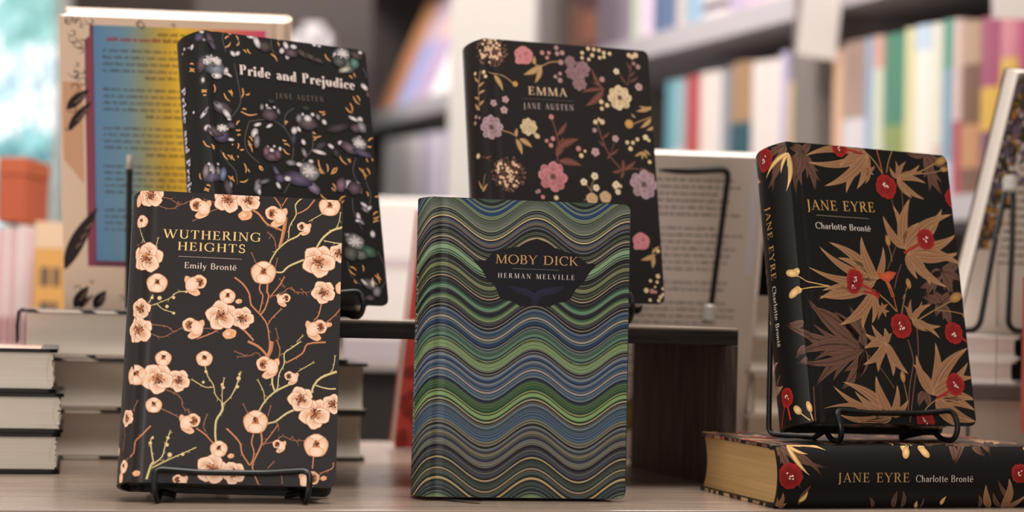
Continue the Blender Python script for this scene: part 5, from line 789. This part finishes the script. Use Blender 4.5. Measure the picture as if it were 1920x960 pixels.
M_GILT = page_mat('gilt page edges', 'cfa870', 0.8, 0.45, 0.4, 700.0); M_GILTD = page_mat('bronze page edges', '5a4632', 0.7, 0.25, 0.8, 500.0)
def cover_book(name, label, M, loc, W, H, T, base, art, group, pages=None, mname='printed cloth', rough=0.46, coat=0.12, src=None, scale=1.0):
    t = thing(name, label, 'book', loc, M, group); t.scale = (scale,)*3
    if src:
        for ch in src.children:
            c = ch.copy(); C.objects.link(c); c.parent = t; c.matrix_parent_inverse = Matrix()
            if ch.name.startswith('page') and pages: c.data = ch.data.copy(); c.data.materials[0] = pages
        return t
    cs = Case(W, H, T); mb = MB(); cs.shell(mb, lin(base)); ink = Ink(cs, mb)
    if art: art(ink)
    mb.build('cover', print_mat(mname, rough, coat), t)
    pb = MB(); cs.pages(pb); pb.build('page_block', pages or M_GILTD, t)
    return t
WB, HB, TB = 0.1327, 0.195, 0.0408
# (x, y, z, yaw, lean, tilt) of the front lower spine corner, size
POSE = {'moby': (-.0521, .0010, .0024, .1770, .0342, .0050), 'wuth': (-.2414, -.0190, .0093, .1637, .2503, .0186), 'pride': (-.1964, .0644, .1272, .6147, .2401, .0111),
        'emma': (-.0102, .1198, .1317, .3742, .1978, -.0020), 'jane': (.2012, .0284, .0551, .4171, .2318, .0196)}
E_ = Vector((0, -CAMD, CAMH))
def near(k, f):
    x, y, z, a, b, c = POSE[k]; p = E_+(Vector((x, y, z))-E_)*f; return p, pose(a, b, c)
G = 'floral and wave-patterned classics on display'
p, R_ = near('wuth', 0.97)
wuth = cover_book('hardcover_book', 'charcoal hardcover with peach plum blossom on bare branches, front left on a wire stand', R_, p, WB, HB, TB, '2a2525', art_plum, G, scale=0.97)
p, R_ = near('moby', 1.0)
moby = cover_book('hardcover_book', 'hardcover with wavy green and blue stripes, standing front centre on the table', R_, p, WB, HB, TB, '23282a', art_waves, G, mname='printed laminate', rough=0.42, coat=0.16)
p, R_ = near('pride', 1.0)
pride = cover_book('hardcover_book', 'black hardcover with mauve flowers and gold dashes, standing on the riser behind the blossom book', R_, p, WB, HB, TB, '1b1918', art_pride, G)
p, R_ = near('emma', 1.0)
emma = cover_book('hardcover_book', 'black hardcover with pink peonies and cream sprigs, standing on the riser behind the striped book', R_, p, WB, HB, TB, '211d1c', art_emma, G)
p, R_ = near('jane', 1.0)
jane = cover_book('hardcover_book', 'black hardcover with tan fern leaves and red flowers, upright on a wire stand', R_, p, WB, HB, TB, '100e0d', art_fern, G, pages=M_GILTD)
LYA = 0.2796; e1 = Vector((math.cos(LYA), math.sin(LYA), 0)); e2 = Vector((-math.sin(LYA), math.cos(LYA), 0))
LM = Matrix(((e2.x, 0, -e1.x), (e2.y, 0, -e1.y), (0, -1, 0)))
lying = cover_book('hardcover_book', 'black fern-patterned hardcover lying flat at lower right, gilt page edges to the left', LM, Vector((.1735, .0050, TB))+e1*HB, WB, HB, TB, '100e0d', None, G, pages=M_GILT, src=jane)
# ribbon marker of the striped book, slipping out under its front edge
mb = MB(); rp = [(0.012, 0.004, 0.0002), (0.018, -0.002, 0.0003), (0.026, -0.010, 0.0003), (0.033, -0.0165, 0.0004)]
for (a, b) in zip(rp[:-1], rp[1:]): mb.box((0, -0.0001, -0.0026), (1, 0.0002, 0.0026), M=Matrix(((b[0]-a[0], 0, 0.6, a[0]), (b[1]-a[1], 0, 0.9, a[1]), (b[2]-a[2], 1, 0, a[2]-0.0019), (0, 0, 0, 1))))
mb.build('ribbon_marker', mat('dark green ribbon', '1c2422', 0.5), moby, 'dark ribbon marker')

# ---------------------------------------------------------------- wire book stands
M_WIRE = mat('black lacquered wire', '070606', 0.42, coat=0.08, spec=0.3); M_CAP = mat('clear rubber sleeve', '9a948e', 0.25, coat=0.5)
def book_stand(label, k, surf, f=1.0, x0=0.012, hb=0.07, inset=0.0165, insr=None, r=0.0019, lipdz=0.0085, group='black wire stands holding the classics'):
    x, y, z, yaw, lean, inr = POSE[k]; p = E_+(Vector((x, y, z))-E_)*f; W, T = WB*f, TB*f
    insr = insr or inset; zf = p.z-surf; t = thing('book_stand', label, 'book stand', (p.x, p.y, surf), Matrix.Rotation(yaw, 3, 'Z'), group)
    tl = math.tan(lean); yb = lambda zz: T/math.cos(lean)+(zz)*tl+0.0035-zf*0
    zl = zf+lipdz; fz = r+0.0001; c = W/2; mb = MB(); yl = 0.009*tl
    yf = yb(hb)
    def side(s):
        a = inset if s < 0 else W-insr
        rise = min(0.0075, zf-0.0165*tl-r*1.3)
        return [(a, yl-0.0055, zl), (a-s*0.0006, -0.0105, max(fz+0.004, zl*0.5)), (a-s*0.002, -0.0075, fz), (a-s*0.003, 0.005, fz), (a-s*0.004, 0.0135, max(fz, rise)), (a-s*0.006, 0.022, max(fz, rise*0.75)), (a-s*0.012, T*0.97, fz*0.5+0.0004)]
    L_, R2 = side(-1), side(1)
    path = L_[::-1]+[(c-0.02, yl-0.0036, zl-0.0022), (c+0.02, yl-0.0036, zl-0.0022)]+R2
    mb.tube(fillet(path, 0.006), r, 10); mb.build('front_rail', M_WIRE, t)
    b = MB(); xl, xr = x0, W-x0
    path = [L_[-1], (xl, yf, fz), (xl, yf, hb), (xr, yf, hb), (xr, yf, fz), R2[-1]]
    b.tube(fillet(path, 0.006), r, 10); b.build('back_frame', M_WIRE, t)
    return t
book_stand('black wire stand gripping the plum blossom book at front left', 'wuth', 0.0, 0.97)
book_stand('black wire stand under the fern book, standing on the lying book', 'jane', TB+0.0002, x0=0.0085, hb=0.097, inset=0.0155, insr=0.022)
book_stand('black wire stand on the riser under the mauve flower book', 'pride', RTOP, inset=0.026)
book_stand('black wire stand on the riser under the pink peony book', 'emma', RTOP, inset=0.03)

# ---------------------------------------------------------------- stacks on the left
M_PG = page_mat('pages pale', 'd8ccbc', 0.86); M_PG2 = page_mat('pages grey', 'd2c4b4', 0.88)
def flat_book(name, label, loc, M, W, H, T, col, pages, group, bulge=0.004, jacket=None, ragged=0.0, board=0.0028, corner=0.006, flecks=None):
    t = thing(name, label, 'book', loc, M, group); cs = Case(W, H, T, bulge=bulge, corner=corner, board=board); mb = MB(); cs.shell(mb, lin(col)); ink = Ink(cs, mb)
    if jacket: jacket(ink)
    if flecks:   # glints painted as light patches on the board edges
        r = random.Random(flecks)
        for y in (0.0, T-board):
            q = 0.01
            while q < H-0.05:
                n = r.uniform(0.012, 0.045); c = lin(r.choice(['d8ccbc', 'cbbcac', 'b8a898', 'e0d6c8'])); dz = r.uniform(0, 0.006)
                mb.add([(W+0.00025, y+0.0002, q), (W+0.00025, y+board-0.0002, q+dz), (W+0.00025, y+board-0.0002, q+n+dz), (W+0.00025, y+0.0002, q+n)], [(0, 1, 2, 3)], c); q += n+r.uniform(0.004, 0.03)
    mb.build('cover', print_mat('book jacket', 0.45, 0.15), t)
    pb = MB(); cs.pages(pb, inset=0.004)
    if ragged:
        for i in range(15): # deckled fore-edge: uneven gatherings
            y = cs.bd+(cs.T-2*cs.bd)*(i+0.5)/15; dx = random.uniform(0.0005, ragged)
            pb.box((cs.W-0.012, y-cs.T/38, 0.0042), (cs.W-0.0045+dx, y+cs.T/38, cs.H-0.0042))
    pb.build('page_block', pages, t); return t
ML = Matrix(((1, 0, 0), (0, 0, 1), (0, -1, 0)))      # lying, front cover up, foot of the pages towards the viewer
tops = [(652, 735, 106, 'dcb8a0'), (735.5, 810, 118, '1a1614'), (810.5, 886, 112, '1a1614')]
y0 = 0.128; z = 0.0003; words = ['bottom book of the black-covered stack at lower left', 'middle black-covered book in the stack at lower left', 'top book of the black-covered stack, with a peach front cover']
for i, (ya, yb_, xr, col) in enumerate(tops[::-1]):
    hgt = (yb_-ya)/FPX*(y0+CAMD); xr_w = at(xr, yb_, y0).x
    def peach(ink, hot=(i == 2)):
        if hot:
            ink.quad([(2, 1), (148, 1), (148, 121), (2, 121)], 'd8a890', 1); ink.quad([(2, 3), (100, 3), (100, 121), (2, 121)], 'e6d2c6', 2)
    c0 = at(xr, yb_, y0); o0 = Vector((c0.x, y0, 0))-TM @ Vector((0.16, 0, 0))
    flat_book('book', words[i], (o0.x, o0.y, z+hgt), TM @ ML, 0.16, 0.122, hgt-0.0004, '15120f', M_PG, 'black-covered books stacked at lower left', jacket=peach, ragged=0.0024, board=0.0026)
    z += hgt
# stack behind: fore-edges towards the viewer
MF = Matrix(((0, 0, 1), (-1, 0, 0), (0, -1, 0)))
y1 = 0.26; z = 0.0003; words = ['bottom book of the pale-paged stack behind the blossom book', 'middle book of the pale-paged stack behind the blossom book', 'top book of the pale-paged stack, carrying the beige jacketed book']
for i, (ya, yb_, xl, xr, col) in enumerate([(766, 858, 92, 686, '3a302a'), (668, 765, 84, 690, '2c2622'), (577, 667, 38, 655, '1c1d24')]):
    hgt = (yb_-ya)/FPX*(y1+CAMD)
    def onl(px):
        Y = y1
        for q in range(6): X = at(px, yb_, Y).x; Y = y1+(X+0.34)*math.tan(TY)
        return Vector((X, Y, 0))
    A_, B_ = onl(xl), onl(xr); a = 0; b = (B_-A_).length; o1 = A_+TM @ Vector((0, 0.17, 0))
    def glints(ink, i=i):
        r = random.Random(i); H = ink.c.H*1000; W = ink.c.W*1000
        q = 4
        while q < H-12:
            n = r.uniform(8, 34); c = r.choice(['d8ccbc', 'c4b4a4', '6a5a50', 'b8665a' if i == 2 else 'e0d6c8'])
            ink.quad([(W-0.4, q), (W-26, q), (W-26-r.uniform(0, 6), q+n), (W-0.4, min(H-4, q+n))], c, 1); q += n+r.uniform(4, 30)
    bk = flat_book('book', words[i], (o1.x, o1.y, z+hgt), TM @ MF, 0.17, b-a, hgt-0.0004, col, M_PG2, 'pale-paged books stacked behind the blossom book', jacket=glints, board=0.0024, flecks=40+i)
    if i == 2:
        mb = MB(); tj = hgt-0.0004
        prof = [(-0.001, -0.0004), (-0.0035, 0.002), (-0.0045, tj*0.35), (-0.004, tj*0.75)]
        for (p0, p1) in zip(prof[:-1], prof[1:]): mb.add([(0.165, p0[1], p0[0]), (0.03, p0[1], p0[0]), (0.03, p1[1], p1[0]), (0.165, p1[1], p1[0])], [(0, 1, 2, 3)], lin('3a4a7a' if p0[1] < 0.01 else '1c2238'))
        mb.build('jacket_flap', print_mat('book jacket', 0.45, 0.15), bk, 'navy jacket edge curling over the end')
    z += hgt
ZST = z

# ---------------------------------------------------------------- books standing with their backs to us
def back_book(name, label, px, py, Y, alpha, lean, W, H, T, base, art, group=None, pages=None, zbase=None, anchor='left', bulge=0.005):
    """a book facing away and leaning on its own stand: its back cover looks at the viewer"""
    P = at(px, py, Y)
    if zbase is not None: P.z = zbase
    M = pose(math.pi+alpha, lean); cs = Case(W, H, T, bulge=bulge, corner=0.002, board=0.0017)
    O = P-M @ (Vector((W, T, 0)) if anchor == 'left' else Vector((0, T, 0)))
    low = min((O+M @ Vector((x, y, 0))).z for x in (0, W) for y in (0, T))
    if zbase is not None: O.z += zbase+0.0004-low
    t = thing(name, label, 'book', O, M, group); mb = MB(); cs.shell(mb, lin(base)); ink = Ink(cs, mb); art(ink, lambda xv, zz: (-(cs.L+cs.W)*1000+xv, zz))
    mb.build('cover', print_mat('book jacket', 0.45, 0.15), t); pb = MB(); cs.pages(pb, inset=0.0007); pb.build('page_block', pages or page_mat('pages white', 'e6dcd4', 0.9), t)
    return t
def words_row(ink, B, x0, x1, zz, hgt, col, lay, seed, right=False, ragged=0.25):
    """a row of print too far out of focus to read: word-long strokes"""
    r = random.Random(seed); x = x0; end = x1-(x1-x0)*ragged*r.random()
    while x < end-2:
        n = min(r.uniform(2.5, 9.5), end-x); q = x
        while q < x+n-0.6:
            k = r.uniform(0.7, 1.3); hh = hgt*r.choice((0.62, 0.62, 0.9)); ink.quad([B(q, zz), B(q+k*0.75, zz), B(q+k*0.75, zz+hh), B(q, zz+hh)], col, lay); q += k
        x += n+1.3
def art_rainbow(ink, B):
    W, H = ink.c.W*1000, ink.c.H*1000; X0, X1, Z0, Z1_ = 0.152*W, 0.915*W, 0.175*H, 0.972*H
    ramp = [(0, '6088b0'), (.18, '7096a8'), (.30, '9c9c70'), (.42, 'd4ac40'), (.50, 'f6c840'), (.62, 'f2b450'), (.74, 'ec9460'), (.86, 'ec6c6c'), (1, 'e05480')]
    ink.quad([B(X0-7, Z0-5), B(X1, Z0-5), B(X1, Z1_), B(X0-3, Z1_)], '704050', 1); ink.quad([B(X0-7, Z0-5), B(X0-1, Z0-5), B(X0-1, Z1_-7), B(X0-7, Z1_-12)], '8a4658', 2)
    n = 40
    for j in range(n):
        def col(t):
            for (a, c), (b, d) in zip(ramp[:-1], ramp[1:]):
                if t <= b: f = (t-a)/(b-a); return tuple(p*(1-f)+q*f for p, q in zip(lin(c), lin(d)))
            return lin(ramp[-1][1])
        a, b = j/n, (j+1)/n; xa, xb = X0+(X1-X0)*a, X0+(X1-X0)*b
        ink.mb.add([ink.p(*B(xa, Z0), 3), ink.p(*B(xb, Z0), 3), ink.p(*B(xb, Z1_), 3), ink.p(*B(xa, Z1_), 3)], [(0, 1, 2, 3)], [col(a), col(b), col(b), col(a)])
    zz = Z1_-7; words_row(ink, B, X0+50, X0+95, zz, 3, '5a4a2a', 5, 1, ragged=0); zz -= 5.2; words_row(ink, B, X0+10, X0+52, zz, 3.4, '9a2c34', 5, 2, ragged=0); words_row(ink, B, X0+54, X1-18, zz, 3.4, '7a3a34', 5, 3, ragged=0)
    zz -= 8.5; k = 4
    for para in (4, 1, 0, 4, 1, 0, 4, 1, 0, 5, 1, 0, 4, 1):
        if para == 0: zz -= 4.5; continue
        for j in range(para):
            if para == 1: words_row(ink, B, X0+40, X1-40, zz, 2.4, '38342c', 5, k, ragged=0.1)
            else: words_row(ink, B, X0+7, X1-10, zz, 2.3, '484640', 5, k, ragged=0.12)
            k += 1; zz -= 5.4
            if zz < Z0+6: break
        if zz < Z0+6: break
    r = random.Random(2)
    for j in range(34):   # ink scrolls of the jacket
        if j < 20: cx, cz = r.uniform(5, X0-8), r.uniform(0.62*H, 0.985*H)
        elif j < 28: cx, cz = r.uniform(5, W*0.55), r.uniform(Z1_+1, H-3)
        else: cx, cz = r.uniform(8, W*0.5), r.uniform(5, Z0-9)
        a0 = r.uniform(0, 6.28); rr = r.uniform(2, 5); ink.line([(B(cx+rr*(1-q/14)*math.cos(a0+q*0.55), 0)[0], cz+rr*(1-q/14)*math.sin(a0+q*0.55)) for q in range(11)], [0.2+0.7*math.sin(math.pi*q/10) for q in range(11)], '3a2c2c', 4)
    def feather(x0, z0, x1, z1, w): ink.leaf(*B(x0, z0), *B(x1, z1), w, '2a2226', '161214', 5, 0.1); [ink.line([B(x0+(x1-x0)*f, z0+(z1-z0)*f), B(x0+(x1-x0)*(f+.1)+w*.2, z0+(z1-z0)*(f+.1))], 0.5, 'c09a80', 6) for f in (.35, .5, .65)]
    feather(0.5, 0.14*H, 0.16*W, 0.36*H, 12); feather(6, 0.62*H, 0.14*W, 0.72*H, 7); feather(5, 0.69*H, 0.13*W, 0.76*H, 8); feather(8, 0.005*H, 20, 0.085*H, 9); feather(24, 0.005*H, 34, 0.07*H, 9); feather(12, 0.002*H, 24, 0.055*H, 4)
    ink.quad([B(2, Z1_-46), B(X0-9, Z1_-46), B(X0-9, Z1_-130), B(2, Z1_-110)], 'cfa080', 1.5)
rb = back_book('jacketed_book', 'tall beige book back with a rainbow panel of print, standing at left', 121, 572, 0.335, 0.085, 0.34, 0.176, 0.244, 0.034, 'e0c4ac', art_rainbow, zbase=ZST)
def art_text(ink, B):
    W, H = ink.c.W*1000, ink.c.H*1000
    ink.quad([B(6, H*0.62), B(W-3, H*0.62), B(W-3, H*0.985), B(6, H*0.985)], 'dcd6de', 1); ink.quad([B(6, 3), B(W-3, 3), B(W-3, H*0.62), B(6, H*0.62)], 'dcd0c6', 1)
    zz = H-22; k = 50
    for para in (6, 0, 7, 0, 2, 0, 4, 0, 5, 0, 6):
        if para == 0: zz -= 6; continue
        for j in range(para):
            words_row(ink, B, 24, W-14, zz, 2.6, '6a625e', 3, k, ragged=0.15); k += 1; zz -= 5.9
    ink.leaf(*B(W*0.40, 20), *B(W*0.52, 62), 20, '8c7a3c', '6e5e30', 4); ink.quad([B(W*.48, 58), B(W*.54, 58), B(W*.54, 74), B(W*.48, 74)], '3a2c22', 4)
tbk = back_book('jacketed_book', 'grey book back covered in lines of small print, behind the riser at centre right', 1390, 806, 0.43, 0.085, 0.29, 0.185, 0.268, 0.020, 'dcd0c8', art_text, zbase=0.0, anchor='right')
def art_red(ink, B):
    W, H = ink.c.W*1000, ink.c.H*1000; r = random.Random(9); ink.quad([B(1, 1), B(W-1, 1), B(W-1, H-1), B(1, H-1)], 'dc5850', 1)
    for j in range(26): ink.blob(*B(r.uniform(4, W-4), r.uniform(2, H*0.42)), r.uniform(3, 9), r.uniform(3, 10), 0, '8a3a34', 'b03c38', 2+j*0.1, 10, 0.1)
back_book('jacketed_book', 'red book back with white pages, tilted, half hidden by the striped book', 739, 834, 0.47, 0.34, 0.30, 0.15, 0.215, 0.016, 'dc5850', art_red, zbase=0.0)

# low plinth, dark board and white books at right
M_PLINTH = mat('grey plinth paint', '9a8a7c', 0.7)
pa, pb_ = at(1560, 870, 0.36), at(1990, 870, 0.36); zt0 = at(1860, 750, 0.36).z; zt1 = at(1860, 722, 0.36).z
pln = thing('display_plinth', 'grey plinth with a dark top board behind the fern books', 'plinth', (pa.x, 0.36, 0.0))
hw = pb_.x-pa.x; gap = at(1815, 800, 0.36).x-pa.x
plain('left_panel', (0, 0, 0.0003), (gap-0.0015, 0.018, zt0), M_PLINTH, parent=pln); plain('right_panel', (gap+0.0015, 0, 0.0003), (hw, 0.018, zt0), M_PLINTH, parent=pln)
plain('body', (0.002, 0.019, 0.0003), (hw-0.002, 0.2, zt0), mat('plinth core', '3a302a', 0.8), parent=pln); plain('top_board', (0, -0.003, zt0+0.0002), (hw, 0.203, zt1), mat('dark board', '4a3f3a', 0.6), parent=pln, bev=0.001)
z = zt1+0.0003; MFR = Matrix(((0, 0, 1), (-1, 0, 0), (0, -1, 0)))
for i, (ya, yb_, x0, x1) in enumerate([(673, 719, 1600, 1908), (626, 671, 1606, 1914)]):
    hgt = (yb_-ya)/FPX*(0.37+CAMD); a, b = at(x0, 700, 0.37).x, at(x1, 700, 0.37).x
    flat_book('book', ['lower white book stacked on the dark board at right', 'upper white book stacked on the dark board at right'][i], (a, 0.37+0.16, z+hgt), MFR, 0.16, b-a, hgt-0.0003, 'e2d8d2', page_mat('pages white', 'e6dcd4', 0.9), 'white books on the dark board', board=0.0024); z += hgt
ZPL = z
def art_flora(ink, B):
    W, H = ink.c.W*1000, ink.c.H*1000; r = random.Random(12)
    ink.quad([B(1, 1), B(W-1, 1), B(W-1, H-1), B(1, H-1)], 'd8cec4', 1)
    for j in range(420):
        t = r.random()
        if t < 0.4: x, zz = r.uniform(1, W-4), H-2-abs(r.gauss(0, 1))*16-0.0
        else: zz = r.uniform(H*0.34, H-2); x = 1+abs(r.gauss(0, 1))*(6+16*(zz/H-0.3))
        x = min(x, W-2); zz = max(4, min(zz, H-2)); c, d = r.choice((('3c3a24', '26281a'), ('4a4630', '30301e'), ('5a3a58', '3e2a44'), ('c08a3c', '96682c'), ('5e5636', '3a3822'), ('7a6a80', '5a4a64')))
        a = r.uniform(0, 6.28); n = r.uniform(6, 14); ink.leaf(*B(x, zz), B(x+n*math.cos(a), 0)[0], min(H-1, zz+n*math.sin(a)), n*0.42, c, d, 2+(j % 12)*0.8, 0.2)
    for j in range(16): words_row(ink, B, 26, W-8, H-62-j*7.0, 2.8, '5a524c', 14, 200+j, ragged=0.3)
fl = back_book('jacketed_book', 'book with a dark floral jacket and white page edge, standing at far right', 1792, 624, 0.42, 0.50, 0.32, 0.155, 0.232, 0.019, '4a4234', art_flora, zbase=ZPL)

# ---------------------------------------------------------------- stands of the books that face away
def far_stand(label, paths, caps, r=0.0024, group='wire stands of the books facing away'):
    o = at(*paths[0][-1]); t = thing('book_stand', label, 'book stand', o, None, group)
    for i, pth in enumerate(paths):
        mb = MB(); mb.tube([p-o for p in fillet([at(*q) for q in pth], 0.008)], r, 10); mb.build('wire_frame' if i == 0 else 'wire_leg', M_WIRE, t)
    for (a, b, rr) in caps:
        mb = MB(); A_, B_ = at(*a)-o, at(*b)-o; mb.tube([A_, A_.lerp(B_, .12), A_.lerp(B_, .88), B_], [rr*.75, rr, rr, rr*.75], 12); mb.build('cap', M_CAP, t, 'silvery clear end cap')
    return t
ysf = at(243, 580, 0.285); zs_px = 580
far_stand('thin black stand rod with a silver tip, in front of the rainbow panel', [[(243, 300, 0.262), (240, 576, 0.275)], [(240, 576, 0.275), (262, 577, 0.30), (330, 578, 0.31)]], [((242.7, 318, 0.263), (243.3, 290, 0.2615), 0.0029)])
far_stand('black wire frame with a clear foot cap, in front of the grey printed book back', [[(1120, 322, 0.352), (1215, 316, 0.352), (1290, 322, 0.352), (1367, 317, 0.352), (1330, 600, 0.335)]], [((1331.5, 572, 0.336), (1328.5, 606, 0.334), 0.0058)])
far_stand('black wire stand with a silver top clip, in front of the floral jacketed book', [[(1887, 350, 0.362), (1866, 450, 0.345), (1838, 606, 0.322), (1828, 618, 0.325), (1760, 622, 0.36)], [(1900, 350, 0.362), (1898, 450, 0.345), (1890, 606, 0.322), (1900, 620, 0.325), (1990, 622, 0.36)]], [((1893.5, 364, 0.360), (1893.5, 332, 0.366), 0.0062)])

# clear acrylic holder at the right edge
gl = bpy.data.materials.new('clear acrylic'); gl.use_nodes = True; b_ = gl.node_tree.nodes['Principled BSDF']; b_.inputs['Transmission Weight'].default_value = 1; b_.inputs['Roughness'].default_value = 0.02; b_.inputs['IOR'].default_value = 1.12; b_.inputs['Base Color'].default_value = (0.96, 0.97, 0.97, 1)
ah = at(1866, 868, 0.30); az = at(1866, 438, 0.30).z; ac = thing('sign_holder', 'clear acrylic sign holder with a coral sheet at the right edge', 'sign holder', (ah.x, 0.30, 0.0003), Matrix.Rotation(0.08, 3, 'Z'))
plain('clear_panel', (0, 0, 0), (0.10, 0.0025, az), gl, parent=ac); plain('clear_foot', (0, 0.0026, 0), (0.10, 0.05, 0.0025), gl, parent=ac)
plain('coral_sheet', (0.0215, 0.0029, at(1915, 812, .30).z), (0.095, 0.0034, at(1915, 520, .30).z), mat('coral paper', 'c8584a', 0.6), parent=ac)

# pale stack left of the fern books
a_, b2 = at(1396, 850, 0.40), at(1552, 850, 0.40); z = 0.0003
for i, hgt in enumerate((0.040, 0.036, 0.030, 0.036)):
    flat_book('book', ['lowest pale book stacked between riser and fern book', 'middle pale book stacked between riser and fern book', 'third pale book up in the stack between riser and fern book', 'topmost pale book stacked between riser and fern book'][i], (a_.x+0.004*(i % 2), 0.40+0.15, z+hgt), MFR, 0.15, b2.x-a_.x, hgt-0.0003, ['b8a99b', 'c5b6a8', 'b3a598', 'bcaea2'][i], M_PG2, 'pale books between riser and fern book', board=0.002); z += hgt

# ---------------------------------------------------------------- second table with upright books, far left
bt = thing('back_table', 'second display table behind at far left', 'table', (-1.0, 1.15, FLOORZ)); plain('tabletop', (-0.75, -0.30, -FLOORZ-0.03), (0.55, 0.35, -FLOORZ), mat('back table top', '8d7c6e', 0.5), parent=bt)
for x in (-0.7, 0.47):
    for y in (-0.27, 0.29): plain('leg', (x, y, 0), (x+0.05, y+0.05, -FLOORZ-0.0302), M_TLEG, parent=bt)
Yp = 0.98; I3 = Matrix.Identity(3); grp = 'pink and white paperbacks standing at far left'
for i, (x0, x1, ty, col, lab) in enumerate([(-12, 2, 430, 'd6a8ac', 'pink paperback cut by the left edge'), (2, 15, 424, 'e0cccb', 'white paperback second from the left edge'), (15, 28, 428, 'd4adb2', 'rose paperback third from the left edge'), (28, 42, 422, 'e2d0cf', 'white paperback left of the narrow pink one'), (42, 58, 430, 'd8bcc0', 'pale pink paperback right under the orange box edge')]):
    a, b = at(x0, 600, Yp), at(x1, 600, Yp); p = BO
    tt = thing('book', lab, 'book', (a.x, Yp, 0.0004), I3, grp); wd = b.x-a.x-0.0006; h = at(x0, ty, Yp).z; mb = MB()
    mb.box((0, 0, 0), (wd, 0.002, h)); mb.box((0, 0.002, 0), (0.0007, 0.12, h)); mb.box((wd-0.0007, 0.002, 0), (wd, 0.12, h))
    mb.box((wd*.2, -0.0004, h*.35), (wd*.8, 0.0, h*.5), lin('9a5a68')) ; mb.c = [lin(col) if c == (1, 1, 1, 1) else c for c in mb.c]
    mb.build('cover', print_mat('book jacket', 0.45, 0.15), tt); plain('page_block', (0.0009, 0.0022, 0.001), (wd-0.0009, 0.118, h-0.001), page_mat('pages cream', 'd8cdbd'), parent=tt)
a, b = at(-13, 420, 0.97), at(45, 298, 0.97); ob = thing('gift_box', 'orange box lying on top of the pink paperbacks at far left', 'box', (a.x, 0.985, at(0, 421, 0.98).z+0.003), I3)
hh = b.z-a.z; plain('body', (0, 0, 0), (b.x-a.x, 0.11, hh*0.72), mat('orange card', 'b4522c', 0.6), parent=ob, bev=0.002); plain('lid', (-0.001, -0.001, hh*0.72), (b.x-a.x+0.001, 0.111, hh), mat('orange lid', 'b85830', 0.6), parent=ob, bev=0.002)
a, b = at(61, 600, 0.90), at(119, 600, 0.90); yb2 = thing('book', 'yellow book with a pinkish red foot, standing beside the pink paperbacks', 'book', (a.x, 0.90, 0.0004), I3); wd = b.x-a.x; h = at(90, 416, 0.90).z; mb = MB()
mb.box((0, 0, 0), (wd, 0.003, h)); mb.box((0, 0.003, 0), (0.002, 0.11, h)); mb.box((wd-0.002, 0.003, 0), (wd, 0.11, h)); mb.c = [lin('d8a050')]*len(mb.c)
for (u0, u1, v0, v1, c) in ((0, 1, .86, 1, 'e2c0a0'), (0, 1, .0, .36, 'd8982c'), (.45, 1, .0, .30, 'c85048'), (.2, .5, .66, .76, '6a5040'), (.6, .85, .66, .76, '6a5040'), (.2, .55, .50, .58, '6a5040'), (.6, .8, .50, .58, '6a5040')): mb.box((wd*u0, -0.0004-0.0003*(c == 'c85048'), h*v0), (wd*u1, -0.00005, h*v1), lin(c))
mb.build('cover', print_mat('book jacket', 0.45, 0.15), yb2); plain('page_block', (0.0025, 0.0035, 0.002), (wd-0.0025, 0.107, h-0.002), page_mat('pages cream', 'd8cdbd'), parent=yb2)
